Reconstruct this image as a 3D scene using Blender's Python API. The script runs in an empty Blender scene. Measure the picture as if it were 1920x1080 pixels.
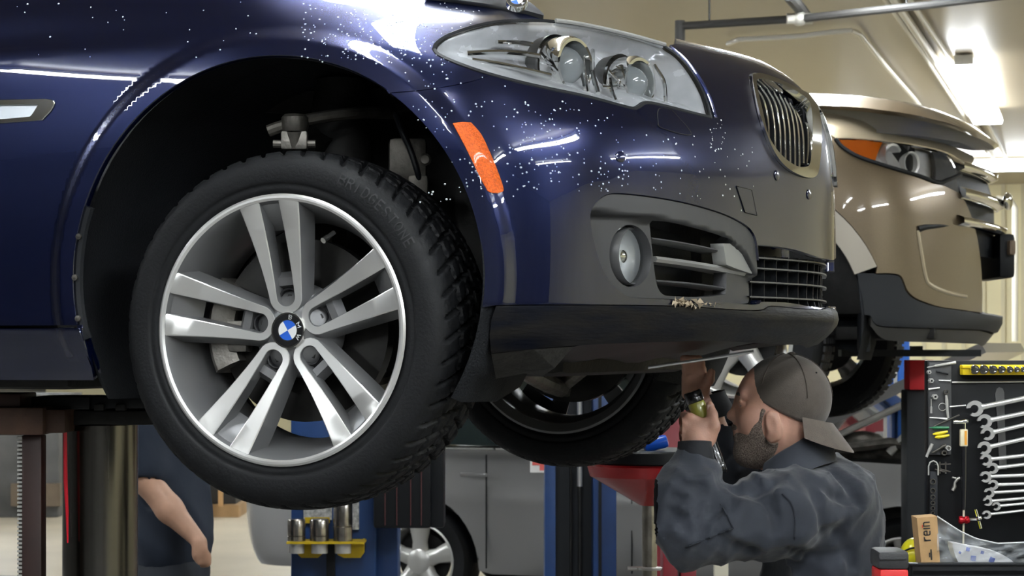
import bpy, bmesh, math, random
import numpy as np
from mathutils import Vector, Matrix
from mathutils.geometry import delaunay_2d_cdt
random.seed(7); RNG = np.random.default_rng(11)
SC = bpy.context.scene; COL = SC.collection

# ------------------------------------------------------------------ camera, world, exposure
FPX = 4160.0; CAMZ = 1.5; HORIZ = 650.0; YAW = math.radians(20.1)
CX, CY = 1.8228, -3.7256
RV = np.array([math.cos(YAW), math.sin(YAW)]); FV = np.array([-math.sin(YAW), math.cos(YAW)])
cam_d = bpy.data.cameras.new('camera'); cam = bpy.data.objects.new('camera', cam_d); COL.objects.link(cam)
cam.location = (CX, CY, CAMZ); cam.rotation_euler = (math.pi/2, 0, YAW)
cam_d.sensor_width = 36.0; cam_d.lens = FPX/1920*36; cam_d.shift_y = (HORIZ-540)/1920
cam_d.dof.use_dof = True; cam_d.dof.focus_distance = 4.35; cam_d.dof.aperture_fstop = 15.0
SC.camera = cam
W = bpy.data.worlds.new('world'); SC.world = W; W.use_nodes = True
W.node_tree.nodes['Background'].inputs[0].default_value = (0.9, 0.93, 1.0, 1)
W.node_tree.nodes['Background'].inputs[1].default_value = 0.05
vs = SC.view_settings; vs.view_transform = 'Standard'; vs.look = 'None'; vs.gamma = 1.0; vs.use_curve_mapping = False
vs.exposure = 0.32
TUBE_STRENGTH = 90.0      # ceiling fluorescent tubes

# ------------------------------------------------------------------ coordinate helpers (true pinhole, 1920x1080)
def P(px, py, d):
    r = (px-960)/FPX*d; u = (HORIZ-py)/FPX*d
    return np.array([CX+RV[0]*r+FV[0]*d, CY+RV[1]*r+FV[1]*d, CAMZ+u])
def proj(p):
    p = np.asarray(p, float); rel = p[..., :2]-np.array([CX, CY])
    d = rel@FV; r = rel@RV
    return np.stack([960+FPX*r/d, HORIZ-FPX*(p[..., 2]-CAMZ)/d], -1)

# ------------------------------------------------------------------ materials
MATS = {}
def mat(name, col, rough=0.5, metal=0.0, coat=0.0, noise=0.0, nscale=20.0, bump=0.0, bscale=60.0, emit=0.0,
        spec=0.5, col2=None, sheen=0.0, stretch=None, coat_rough=0.03, trans=0.0, rvar=0.0):
    """procedural principled material: colour noise between col and col2, fine bump"""
    if name in MATS: return MATS[name]
    m = bpy.data.materials.new(name); m.use_nodes = True; MATS[name] = m
    nt = m.node_tree; b = nt.nodes['Principled BSDF']; L = nt.links
    b.inputs['Base Color'].default_value = (*col, 1); b.inputs['Roughness'].default_value = rough
    b.inputs['Metallic'].default_value = metal; b.inputs['Coat Weight'].default_value = coat
    b.inputs['Coat Roughness'].default_value = coat_rough; b.inputs['Specular IOR Level'].default_value = spec
    b.inputs['Sheen Weight'].default_value = sheen; b.inputs['Transmission Weight'].default_value = trans
    if emit: b.inputs['Emission Color'].default_value = (*col, 1); b.inputs['Emission Strength'].default_value = emit
    tc = nt.nodes.new('ShaderNodeTexCoord'); mp = nt.nodes.new('ShaderNodeMapping'); L.new(tc.outputs['Object'], mp.inputs[0])
    if stretch: mp.inputs['Scale'].default_value = stretch
    if noise or col2 or rvar:
        n = nt.nodes.new('ShaderNodeTexNoise'); n.inputs['Scale'].default_value = nscale; n.inputs['Detail'].default_value = 6
        L.new(mp.outputs[0], n.inputs['Vector'])
        rp = nt.nodes.new('ShaderNodeValToRGB'); L.new(n.outputs['Fac'], rp.inputs[0])
        c2 = col2 if col2 else tuple(max(0, c*(1-noise)) for c in col)
        rp.color_ramp.elements[0].position = 0.35; rp.color_ramp.elements[1].position = 0.65
        rp.color_ramp.elements[0].color = (*c2, 1); rp.color_ramp.elements[1].color = (*col, 1)
        if noise or col2: L.new(rp.outputs[0], b.inputs['Base Color'])
        if rvar:
            mr = nt.nodes.new('ShaderNodeMapRange'); L.new(n.outputs['Fac'], mr.inputs[0])
            mr.inputs['From Min'].default_value = 0.3; mr.inputs['From Max'].default_value = 0.7
            mr.inputs['To Min'].default_value = max(0.02, rough-rvar); mr.inputs['To Max'].default_value = min(1, rough+rvar)
            L.new(mr.outputs[0], b.inputs['Roughness'])
    if bump:
        n2 = nt.nodes.new('ShaderNodeTexNoise'); n2.inputs['Scale'].default_value = bscale; n2.inputs['Detail'].default_value = 4
        L.new(mp.outputs[0], n2.inputs['Vector'])
        bp = nt.nodes.new('ShaderNodeBump'); bp.inputs['Strength'].default_value = bump; bp.inputs['Distance'].default_value = 0.004
        L.new(n2.outputs['Fac'], bp.inputs['Height']); L.new(bp.outputs[0], b.inputs['Normal'])
    return m
def glass_mat(name, tint=(1, 1, 1), rough=0.02, refl=1.0):
    if name in MATS: return MATS[name]
    m = bpy.data.materials.new(name); m.use_nodes = True; MATS[name] = m
    nt = m.node_tree; nt.nodes.clear()
    o = nt.nodes.new('ShaderNodeOutputMaterial'); t = nt.nodes.new('ShaderNodeBsdfTransparent'); g = nt.nodes.new('ShaderNodeBsdfGlossy')
    t.inputs[0].default_value = (*tint, 1); g.inputs['Roughness'].default_value = rough
    f = nt.nodes.new('ShaderNodeFresnel'); f.inputs[0].default_value = 1.5
    mx = nt.nodes.new('ShaderNodeMixShader'); nt.links.new(f.outputs[0], mx.inputs[0])
    nt.links.new(t.outputs[0], mx.inputs[1]); nt.links.new(g.outputs[0], mx.inputs[2]); nt.links.new(mx.outputs[0], o.inputs[0])
    return m

# ------------------------------------------------------------------ object helpers (all geometry is given in world metres)
ROOT = {}
def thing(name, label, cat, loc, rotz=0.0, group=None):
    o = bpy.data.objects.new(name, None); COL.objects.link(o); o.location = loc; o.rotation_euler = (0, 0, rotz)
    o.empty_display_size = 0.1
    o['label'] = label; o['category'] = cat
    if group: o['group'] = group
    ROOT[o] = (np.array(loc, float), rotz)
    return o
def tag(o, label, cat, group=None):
    o['label'] = label; o['category'] = cat
    if group: o['group'] = group
    return o
def to_local(V, parent):
    V = np.asarray(V, float).reshape(-1, 3)
    if parent is None: return V
    loc, rz = ROOT[parent]
    Q = V-loc; c, s = math.cos(rz), math.sin(rz)
    return np.stack([c*Q[:, 0]+s*Q[:, 1], -s*Q[:, 0]+c*Q[:, 1], Q[:, 2]], 1)
def obj(name, V, F, m, parent=None, smooth=True, label=None, fm=None, normals=None, angle=None, base=None):
    """one mesh object; V in world coordinates; for a top-level mesh its origin sits at base"""
    me = bpy.data.meshes.new(name)
    V = np.asarray(V, float).reshape(-1, 3)
    org = None
    if parent is None:
        if base is None: base = np.array([V[:, 0].mean(), V[:, 1].mean(), V[:, 2].min()])
        org = np.asarray(base, float); Q = V-org
    else: Q = to_local(V, parent)
    me.from_pydata([tuple(v) for v in Q], [], [tuple(int(i) for i in f) for f in F])
    for mm in (m if isinstance(m, (list, tuple)) else [m]): me.materials.append(mm)
    if fm is not None: me.polygons.foreach_set('material_index', np.asarray(fm, np.int32))
    me.polygons.foreach_set('use_smooth', np.full(len(me.polygons), bool(smooth)))
    if smooth and angle is not None: me.set_sharp_from_angle(angle=math.radians(angle))
    if normals is not None:
        N = np.asarray(normals, float)
        if parent is not None and ROOT[parent][1]:
            rz = ROOT[parent][1]; c, s = math.cos(rz), math.sin(rz)
            N = np.stack([c*N[:, 0]+s*N[:, 1], -s*N[:, 0]+c*N[:, 1], N[:, 2]], 1)
        me.normals_split_custom_set([tuple(n) for n in N])
    me.update()
    o = bpy.data.objects.new(name, me); COL.objects.link(o)
    if parent is not None:
        o.parent = parent; ROOT[o] = ROOT[parent]
    else:
        o.location = org; ROOT[o] = (org, 0.0)
    if label: o['label'] = label
    return o
def dup(src, parent, label=None):
    o = src.copy(); COL.objects.link(o); o.parent = parent
    return o

class MB:
    """collects primitive shapes (world coordinates) for ONE mesh"""
    def __init__(s): s.V = []; s.F = []; s.M = []; s.n = 0
    def add(s, V, F, mi=0):
        V = np.asarray(V, float).reshape(-1, 3)
        s.V.append(V); s.F += [tuple(int(i)+s.n for i in f) for f in F]; s.M += [mi]*len(F); s.n += len(V); return s
    def box(s, c, size, ax=None, mi=0, bev=0.0):
        """oriented box, ax = 3 unit vectors; chamfered when bev"""
        ax = np.eye(3) if ax is None else np.asarray(ax, float); h = np.asarray(size, float)/2
        if bev <= 0:
            sg = np.array([(x, y, z) for x in (-1, 1) for y in (-1, 1) for z in (-1, 1)], float)
            V = np.asarray(c)+(sg*h)@ax
            F = [(0, 1, 3, 2), (4, 6, 7, 5), (0, 4, 5, 1), (2, 3, 7, 6), (0, 2, 6, 4), (1, 5, 7, 3)]
            return s.add(V, F, mi)
        b = min(bev, h.min()*0.95)
        bm = bmesh.new(); bmesh.ops.create_cube(bm, size=1.0)
        for v in bm.verts: v.co = Vector([v.co[i]*2*h[i] for i in range(3)])
        bmesh.ops.bevel(bm, geom=bm.edges[:], offset=b, segments=2, affect='EDGES', profile=0.6)
        V = np.array([tuple(v.co) for v in bm.verts]); F = [[v.index for v in f.verts] for f in bm.faces]; bm.free()
        return s.add(np.asarray(c)+V@ax, F, mi)
    def tube(s, pts, r, n=12, cap=True, mi=0, closed=False):
        pts = np.asarray(pts, float); k = len(pts); rr = np.full(k, r) if np.isscalar(r) else np.asarray(r, float)
        T = np.gradient(pts, axis=0) if not closed else np.roll(pts, -1, 0)-np.roll(pts, 1, 0)
        T /= np.linalg.norm(T, axis=1)[:, None]+1e-12
        up = np.array([0, 0, 1.0]) if abs(T[0, 2]) < 0.9 else np.array([1.0, 0, 0])
        V = []; N = None
        for i in range(k):
            if N is None: N = np.cross(T[i], up)
            N = N-T[i]*(N@T[i]); N /= np.linalg.norm(N)+1e-12; B = np.cross(T[i], N)
            a = np.arange(n)*2*math.pi/n
            V.append(pts[i]+rr[i]*(np.cos(a)[:, None]*N+np.sin(a)[:, None]*B))
        V = np.concatenate(V); F = []
        for i in range(k if closed else k-1):
            a0, b0 = i*n, ((i+1) % k)*n
            for j in range(n): F.append((a0+j, a0+(j+1) % n, b0+(j+1) % n, b0+j))
        if cap and not closed: F.append(tuple(range(n))[::-1]); F.append(tuple((k-1)*n+j for j in range(n)))
        return s.add(V, F, mi)
    def lathe(s, prof, c, axis, n=48, mi=0, closed=False):
        """prof = (radius, height along axis) pairs"""
        axis = np.asarray(axis, float)/np.linalg.norm(axis)
        up = np.array([0, 0, 1.0]) if abs(axis[2]) < 0.9 else np.array([1.0, 0, 0])
        N = np.cross(axis, up); N /= np.linalg.norm(N); B = np.cross(axis, N)
        a = np.arange(n)*2*math.pi/n; ring = np.cos(a)[:, None]*N+np.sin(a)[:, None]*B
        V = np.concatenate([np.asarray(c)+ring*r+axis*h for r, h in prof]); F = []
        k = len(prof)
        for i in range(k if closed else k-1):
            a0, b0 = i*n, ((i+1) % k)*n
            for j in range(n): F.append((a0+j, a0+(j+1) % n, b0+(j+1) % n, b0+j))
        return s.add(V, F, mi)
    def disc(s, c, axis, r, n=32, mi=0):
        axis = np.asarray(axis, float)/np.linalg.norm(axis)
        up = np.array([0, 0, 1.0]) if abs(axis[2]) < 0.9 else np.array([1.0, 0, 0])
        N = np.cross(axis, up); N /= np.linalg.norm(N); B = np.cross(axis, N)
        a = np.arange(n)*2*math.pi/n
        return s.add(np.asarray(c)+r*(np.cos(a)[:, None]*N+np.sin(a)[:, None]*B), [tuple(range(n))], mi)
    def prism(s, poly, o, ax, depth, mi=0, side=None):
        """2D outline (a,b) in plane ax[0],ax[1] at o, extruded by depth along ax[2]"""
        poly = np.asarray(poly, float); n = len(poly); ax = np.asarray(ax, float)
        A = np.asarray(o)+poly[:, :1]*ax[0]+poly[:, 1:2]*ax[1]
        V = np.concatenate([A, A+ax[2]*depth])
        tri = tri2d(poly)
        F = [t for t in tri]+[tuple(i+n for i in t[::-1]) for t in tri]
        s.add(V, F, mi); s.F += [(i+s.n-2*n, (i+1) % n+s.n-2*n, (i+1) % n+n+s.n-2*n, i+n+s.n-2*n) for i in range(n)]
        s.M += [mi if side is None else side]*n
        return s
    def ball(s, c, r, n=12, mi=0, ax=None):
        r = np.full(3, r) if np.isscalar(r) else np.asarray(r, float); ax = np.eye(3) if ax is None else np.asarray(ax, float)
        V = []; F = []
        for i in range(n+1):
            t = math.pi*i/n
            for j in range(2*n):
                p = math.pi*j/n; V.append((math.sin(t)*math.cos(p), math.sin(t)*math.sin(p), math.cos(t)))
        for i in range(n):
            for j in range(2*n):
                a = i*2*n+j; b = i*2*n+(j+1) % (2*n); F.append((a, a+2*n, b+2*n, b))
        return s.add(np.asarray(c)+(np.array(V)*r)@ax, F, mi)
    def build(s, name, m, parent=None, smooth=True, angle=35, label=None, base=None):
        return obj(name, np.concatenate(s.V), s.F, m, parent, smooth=smooth, fm=s.M, angle=angle, label=label, base=base)
def tri2d(poly):
    poly = np.asarray(poly, float); n = len(poly)
    a = 0.5*np.sum(poly[:, 0]*np.roll(poly[:, 1], -1)-np.roll(poly[:, 0], -1)*poly[:, 1])
    vs_, es, fs, ov, oe, of = delaunay_2d_cdt([Vector(p) for p in poly], [(i, (i+1) % n) for i in range(n)], [], 1, 1e-7)
    out = []
    for f in fs:
        idx = [ov[i][0] if ov[i] else None for i in f]
        if None in idx: continue
        c = poly[idx].mean(0)
        if inpoly(c[None], poly)[0]: out.append(tuple(idx) if a > 0 else tuple(idx))
    return out
def inpoly(pts, poly):
    x, y = pts[:, 0], pts[:, 1]; ins = np.zeros(len(pts), bool); n = len(poly)
    for i in range(n):
        x1, y1 = poly[i]; x2, y2 = poly[(i+1) % n]
        if y1 == y2: continue
        c = ((y1 > y) != (y2 > y)) & (x < (x2-x1)*(y-y1)/(y2-y1)+x1); ins ^= c
    return ins
def spline(pts, k=8, closed=False):
    """Catmull-Rom through pts"""
    p = np.asarray(pts, float); n = len(p)
    if n < 3 and not closed: return p
    out = []
    for i in range(n if closed else n-1):
        if closed: a, b, c, d = p[(i-1) % n], p[i], p[(i+1) % n], p[(i+2) % n]
        else: a, b, c, d = p[max(i-1, 0)], p[i], p[i+1], p[min(i+2, n-1)]
        if not closed and i == 0: a = 2*b-c
        if not closed and i == n-2: d = 2*c-b
        for j in range(k):
            t = j/k
            out.append(0.5*(2*b+(c-a)*t+(2*a-5*b+4*c-d)*t*t+(3*b-a-3*c+d)*t**3))
    if not closed: out.append(p[-1])
    return np.array(out)
def segs(*ss, k=6):
    """closed outline from smooth segments that meet at corners"""
    out = []
    for q in ss:
        w = spline(q, k); out += list(w[:-1])
    return np.array(out)
def AX(yaw): return np.array([[math.cos(yaw), math.sin(yaw), 0], [-math.sin(yaw), math.cos(yaw), 0], [0, 0, 1.0]])
CAX = AX(YAW)            # axes of things that stand square to the photographer
def smooth01(t): t = np.clip(t, 0, 1); return t*t*(3-2*t)

# ------------------------------------------------------------------ car shells: plan outline + inset tables
def pchip_slopes(x, Y):
    h = np.diff(x)[:, None]; d = np.diff(Y, axis=0)/h; m = np.zeros_like(Y)
    m[0], m[-1] = d[0], d[-1]
    for i in range(1, len(x)-1):
        w1 = 2*h[i]+h[i-1]; w2 = h[i]+2*h[i-1]
        ok = d[i-1]*d[i] > 0
        with np.errstate(divide='ignore', invalid='ignore'):
            v = (w1+w2)/(w1/d[i-1]+w2/d[i])
        m[i] = np.where(ok, v, 0)
    return m
def hermite(x, Y, q):
    """Y (K,N) at knots x (K), query q (N) -> N"""
    m = pchip_slopes(x, Y); q = np.clip(q, x[0], x[-1]); i = np.clip(np.searchsorted(x, q)-1, 0, len(x)-2)
    j = np.arange(len(q)); h = x[i+1]-x[i]; t = (q-x[i])/h
    return ((1+2*t)*(1-t)**2*Y[i, j]+t*(1-t)**2*h*m[i, j]+t*t*(3-2*t)*Y[i+1, j]+t*t*(t-1)*h*m[i+1, j])
class Shell:
    def __init__(s, origin, plan, stations, extra=None, umin=-.12, umax=.8, sm=60):
        plan = np.asarray(plan, float); s.o = np.asarray(origin, float); s.cy = plan[-1, 1]
        mir = plan[::-1][1:].copy(); mir[:, 1] = 2*s.cy-mir[:, 1]
        full = spline(np.concatenate([plan, mir]), 60)
        ker = np.hanning(sm+1); ker /= ker.sum()
        for _ in range(2):
            pad = np.concatenate([full[:1].repeat(sm//2, 0)+np.linspace(-1, 0, sm//2, endpoint=False)[:, None]*(full[sm//2]-full[0]), full,
                                  full[-1:].repeat(sm//2, 0)+np.linspace(0, 1, sm//2+1)[1:, None]*(full[-1]-full[-1-sm//2])])
            full = np.stack([np.convolve(pad[:, k], ker, 'valid') for k in (0, 1)], 1)
        s.c = full; ds = np.linalg.norm(np.diff(full, axis=0), axis=1); s.S = np.concatenate([[0], np.cumsum(ds)])
        T = np.gradient(full, axis=0); T /= np.linalg.norm(T, axis=1)[:, None]; s.N = np.stack([-T[:, 1], T[:, 0]], 1)  # inward
        s.sc = s.S[np.argmin(abs(full[:len(full)//2+2, 1]-s.cy))]
        s.st = np.array([s.S[np.argmin(np.linalg.norm(full-np.array(q), axis=1))] for q, _ in stations])
        s.tab = [(np.array([a for a, b in t]), np.array([b for a, b in t])) for _, t in stations]
        s.extra = extra; s.umin, s.umax = umin, umax
        gs = np.linspace(0, s.sc, 260); gu = np.linspace(umin, umax, 140)
        s.gs, s.gu = np.meshgrid(gs, gu, indexing='ij'); s.gs = s.gs.ravel(); s.gu = s.gu.ravel()
        s.gp = proj(s.pt(s.gs, s.gu))
    def pt(s, q, u, off=0.0):
        q = np.atleast_1d(np.asarray(q, float)); u = np.atleast_1d(np.asarray(u, float)); q, u = np.broadcast_arrays(q, u)
        x = np.interp(q, s.S, s.c[:, 0]); y = np.interp(q, s.S, s.c[:, 1])
        nx = np.interp(q, s.S, s.N[:, 0]); ny = np.interp(q, s.S, s.N[:, 1])
        qq = np.where(q > s.sc, 2*s.sc-q, q)
        Y = np.stack([hermite(a, np.repeat(b[:, None], len(u), 1), u) for a, b in s.tab])
        ins = hermite(s.st, Y, qq)+off
        if s.extra is not None: ins = ins-s.extra(x, y, u)
        return np.stack([s.o[0]+x+nx*ins, s.o[1]+y+ny*ins, CAMZ+u], -1)
    def nrm(s, q, u):
        e = 2e-3
        a = s.pt(q+e, u)-s.pt(q-e, u); b = s.pt(q, u+e)-s.pt(q, u-e)
        n = np.cross(a, b); return n/(np.linalg.norm(n, axis=-1)[..., None]+1e-12)
    def inv(s, pts):
        """pixel -> chart coordinates on the near side of the shell (vectorised Newton)"""
        pts = np.asarray(pts, float).reshape(-1, 2); q = np.zeros((len(pts), 2))
        for k in range(0, len(pts), 100):
            i = np.argmin(((s.gp[None]-pts[k:k+100, None])**2).sum(-1), 1); q[k:k+100, 0] = s.gs[i]; q[k:k+100, 1] = s.gu[i]
        e = 1e-3; n = len(pts)
        for _ in range(7):
            Q = proj(s.pt(np.concatenate([q[:, 0], q[:, 0]+e, q[:, 0]]), np.concatenate([q[:, 1], q[:, 1], q[:, 1]+e])))
            A_ = (Q[n:2*n]-Q[:n])/e; B_ = (Q[2*n:]-Q[:n])/e; R = pts-Q[:n]
            det = A_[:, 0]*B_[:, 1]-A_[:, 1]*B_[:, 0]; det = np.where(abs(det) < 1e-6, 1e-6, det)
            d0 = (R[:, 0]*B_[:, 1]-R[:, 1]*B_[:, 0])/det; d1 = (A_[:, 0]*R[:, 1]-A_[:, 1]*R[:, 0])/det
            q[:, 0] = np.clip(q[:, 0]+np.clip(d0, -.02, .02), 0, s.sc); q[:, 1] = np.clip(q[:, 1]+np.clip(d1, -.02, .02), s.umin, s.umax)
        return q
def shrink(poly, d):
    """offset an outline inwards by d (metres in the s,u chart)"""
    p = np.asarray(poly, float); a = 0.5*np.sum(p[:, 0]*np.roll(p[:, 1], -1)-np.roll(p[:, 0], -1)*p[:, 1])
    e1 = p-np.roll(p, 1, 0); e2 = np.roll(p, -1, 0)-p
    def n(e): return np.stack([-e[:, 1], e[:, 0]], 1)/(np.linalg.norm(e, axis=1)[:, None]+1e-12)
    m = n(e1)+n(e2); m /= np.linalg.norm(m, axis=1)[:, None]+1e-9
    return p+m*d*(1 if a > 0 else -1)
def panel_geo(sh, outline, holes=(), step=.014, off=0.0, depth=.014, mirror=False, offf=None, clampc=False):
    """returns V,F,loop normals for a body panel lying on the shell, edges rolled inwards by depth"""
    loops = [np.asarray(outline)]+[np.asarray(h) for h in holes]
    pts = []; edges = []
    for lp in loops:
        # resample so that no edge is longer than step
        q = []
        for i in range(len(lp)):
            a, b = lp[i], lp[(i+1) % len(lp)]; L = np.linalg.norm(b-a)
            if L < 1e-6: continue
            k = max(1, int(math.ceil(L/step)))
            for j in range(k): q.append(a+(b-a)*j/k)
        st = len(pts); pts += q; edges += [(st+i, st+(i+1) % len(q)) for i in range(len(q))]
    B = np.array(pts); lo, hi = B.min(0), B.max(0)
    gx = np.arange(lo[0]+step/2, hi[0], step); gy = np.arange(lo[1]+step/2, hi[1], step)
    G = np.stack(np.meshgrid(gx, gy, indexing='ij'), -1).reshape(-1, 2)
    ins = inpoly(G, loops[0])
    for h in loops[1:]: ins &= ~inpoly(G, h)
    G = G[ins]
    # keep grid points away from the border
    if len(G):
        keep = np.ones(len(G), bool)
        for i in range(0, len(G), 800):
            dd = ((G[i:i+800, None]-B[None])**2).sum(-1).min(1); keep[i:i+800] = dd > (step*.45)**2
        G = G[keep]
    allp = np.concatenate([B, G]) if len(G) else B
    vv, ee, ff, ov, oe, of = delaunay_2d_cdt([Vector(p) for p in allp], edges, [], 0, 1e-7)
    vv = np.array([tuple(v) for v in vv]); ff = np.array([f for f in ff if len(f) == 3])
    c = vv[ff].mean(1); ok = inpoly(c, loops[0])
    for h in loops[1:]: ok &= ~inpoly(c, h)
    ff = ff[ok]
    a = np.cross(vv[ff[:, 1]]-vv[ff[:, 0]], vv[ff[:, 2]]-vv[ff[:, 0]]); ff[a < 0] = ff[a < 0][:, ::-1]
    o = off if offf is None else off+offf(vv[:, 0], vv[:, 1])
    V = sh.pt(vv[:, 0], vv[:, 1], o); 
    if offf is None: N = sh.nrm(vv[:, 0], vv[:, 1])
    else:
        e = 2e-3; f = lambda q, u: sh.pt(q, u, off+offf(q, u))
        n = np.cross(f(vv[:, 0]+e, vv[:, 1])-f(vv[:, 0]-e, vv[:, 1]), f(vv[:, 0], vv[:, 1]+e)-f(vv[:, 0], vv[:, 1]-e)); N = n/(np.linalg.norm(n, axis=1)[:, None]+1e-12)
    F = [tuple(f) for f in ff]; LN = [N[i] for f in ff for i in f]
    # border skirts
    if depth > 0:
        from collections import Counter
        cnt = {}
        for f in ff:
            for i in range(3): cnt.setdefault(tuple(sorted((f[i], f[(i+1) % 3]))), []).append((f[i], f[(i+1) % 3]))
        bd = [e[0] for e in cnt.values() if len(e) == 1]
        if clampc: bd = [e for e in bd if not (abs(vv[e[0], 0]-sh.sc) < 1e-4 and abs(vv[e[1], 0]-sh.sc) < 1e-4)]
        ids = sorted({i for e in bd for i in e}); mp = {i: len(V)+k for k, i in enumerate(ids)}
        side = {}
        for i, j in bd:
            t = V[j]-V[i]; sd = np.cross(t, N[i]); 
            for q in (i, j): side[q] = side.get(q, 0)+sd/(np.linalg.norm(sd)+1e-12)
        V = np.concatenate([V, np.array([V[i]-N[i]*depth for i in ids])]) if ids else V
        for i, j in bd:
            F.append((i, mp[i], mp[j], j))
            si = side[i]/(np.linalg.norm(side[i])+1e-9); sj = side[j]/(np.linalg.norm(side[j])+1e-9)
            ti = N[i]*.75+si; tj = N[j]*.75+sj
            LN += [ti/np.linalg.norm(ti), si, sj, tj/np.linalg.norm(tj)]
    LN = np.array(LN)
    if mirror:
        n0 = len(V); M = V.copy(); M[:, 1] = 2*(sh.o[1]+sh.cy)-M[:, 1]
        V = np.concatenate([V, M]); k = 0; L2 = []
        F2 = []
        for f in F:
            F2.append(tuple(i+n0 for i in f[::-1])); seg = LN[k:k+len(f)][::-1].copy(); seg[:, 1] *= -1; L2.append(seg); k += len(f)
        F = F+F2; LN = np.concatenate([LN]+L2)
    return V, F, LN
def panel(name, sh, outline, m, parent, label=None, **kw):
    V, F, LN = panel_geo(sh, outline, **kw)
    return obj(name, V, F, m, parent, smooth=True, normals=LN, label=label)

# ------------------------------------------------------------------ the room (turned a little against the car)
RY = math.radians(5.4); RAX = AX(RY)
def RW(U, V, z): return np.array([CX, CY, 0])+RAX[0]*U+RAX[1]*V+np.array([0, 0, z])
CEIL = 3.5
U0, U1, V0, V1 = -14.0, 7.5, -6.0, 28.0
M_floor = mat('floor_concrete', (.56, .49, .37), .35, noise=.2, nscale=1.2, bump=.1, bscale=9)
M_ceil = mat('ceiling_sheet', (.30, .25, .175), .30, noise=.18, nscale=.7, stretch=(1, .15, 1), bump=.25, bscale=1.4)
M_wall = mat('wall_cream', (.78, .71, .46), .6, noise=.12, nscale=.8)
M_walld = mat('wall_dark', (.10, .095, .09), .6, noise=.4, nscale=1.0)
def struct(name, b, m):
    o = b.build(name, m); o['kind'] = 'structure'; return o
def slab(name, ua, ub, va, vb, za, zb, m):
    return struct(name, MB().box(RW((ua+ub)/2, (va+vb)/2, (za+zb)/2), (ub-ua, vb-va, zb-za), RAX), m)
slab('floor', U0-.2, U1+.2, V0-.2, V1+.2, -.12, 0, M_floor)
M_bounce_cut = mat('bounce_cut_concrete', (.17, .165, .155), .4, noise=.35, nscale=1.5, bump=.1, bscale=9)
slab('floor_bounce_cut', U0-.2, U1+.2, V0-.2, 13.2, -.01, .004, M_bounce_cut)  # added dark slab over the unseen near floor, cuts light bounced upward
slab('ceiling', U0-.2, U1+.2, V0-.2, V1+.2, CEIL, CEIL+.12, M_ceil)
slab('wall_back', U0-.2, U1+.2, V1, V1+.2, 0, CEIL, M_wall)
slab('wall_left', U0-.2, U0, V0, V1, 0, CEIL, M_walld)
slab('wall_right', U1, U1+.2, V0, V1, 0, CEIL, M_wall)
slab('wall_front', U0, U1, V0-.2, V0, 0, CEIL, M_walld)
for k, x_ in enumerate((1690, 1728, 1766, 1804, 1842, 1880, 1918)):
    q = P(x_, 650, 27.2); u_ = (q[:2]-np.array([CX, CY]))@RAX[0][:2]
    struct('trim_%d' % (k+1), MB().box(RW(u_, V1-.015, CEIL/2), (.05, .03, CEIL), RAX), mat('wall_batten', (.60, .55, .38), .6))
# ceiling lights: white housing with two tubes each
M_lhouse = mat('light_housing', (.8, .8, .76), .5)
M_tube = mat('fluorescent_tube', (.90, .96, 1.0), .4, emit=TUBE_STRENGTH)
M_diff = mat('light_diffuser', (.93, .97, 1.0), .5, emit=16.0)
def fixture(U, V, along, label, L=2.4, z=CEIL-.09, wrap=False):
    root = thing('ceiling_light', label, 'light', tuple(RW(U, V, z)), RY+(0 if along == 'U' else math.pi/2), 'fluorescent ceiling lights')
    ax = AX(ROOT[root][1]); c = RW(U, V, z)
    b = MB(); b.box(c+np.array([0, 0, .045]), (L, .13, .07), ax, bev=.008); b.build('housing', M_lhouse, root)
    if wrap:
        t = MB(); t.box(c-np.array([0, 0, .02]), (L-.04, .24, .06), ax, bev=.02); t.build('diffuser', M_diff, root); return root
    for s in (-1, 1):
        t = MB(); t.tube([c+ax[1]*s*.05-ax[0]*(L/2-.03), c+ax[1]*s*.05+ax[0]*(L/2-.03)], .019, 10); t.build('tube', M_tube, root)
    return root
fixture(-.86, 17.2, 'V', 'long glowing fluorescent ceiling light above the tan vehicle', L=3.6, wrap=True)
fixture(-1.0, 24.0, 'U', 'farther fluorescent ceiling light near the cream back wall', L=2.6, wrap=True)
k = 0
for (u_, v_, al) in [(-1.2, 10.3, 'V'), (-5.2, 17, 'V'), (-5.2, 10.3, 'V'), (-5.2, 4.6, 'V'), (-1.4, 4.6, 'V'), (-1.4, .2, 'V'),
                     (3.2, 4.6, 'V'), (3.2, 10.3, 'V'), (-9.5, 8, 'V'), (-5.2, -1.2, 'V'), (-9.5, 15, 'V'), (3.2, 17, 'V'), (3.2, -.5, 'V'), (.9, 1.6, 'V'), (.9, -3.2, 'V'), (-7.5, 21, 'V'), (-11, 20, 'V'), (-2.5, 24.5, 'V'), (-5.2, 23, 'V')]:  # unseen lights added for scene light; some fill the mechanic and far floor
    fixture(u_, v_, al, 'fluorescent two-tube ceiling light added out of view to light the scene', L=3.0); k += 1
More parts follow.
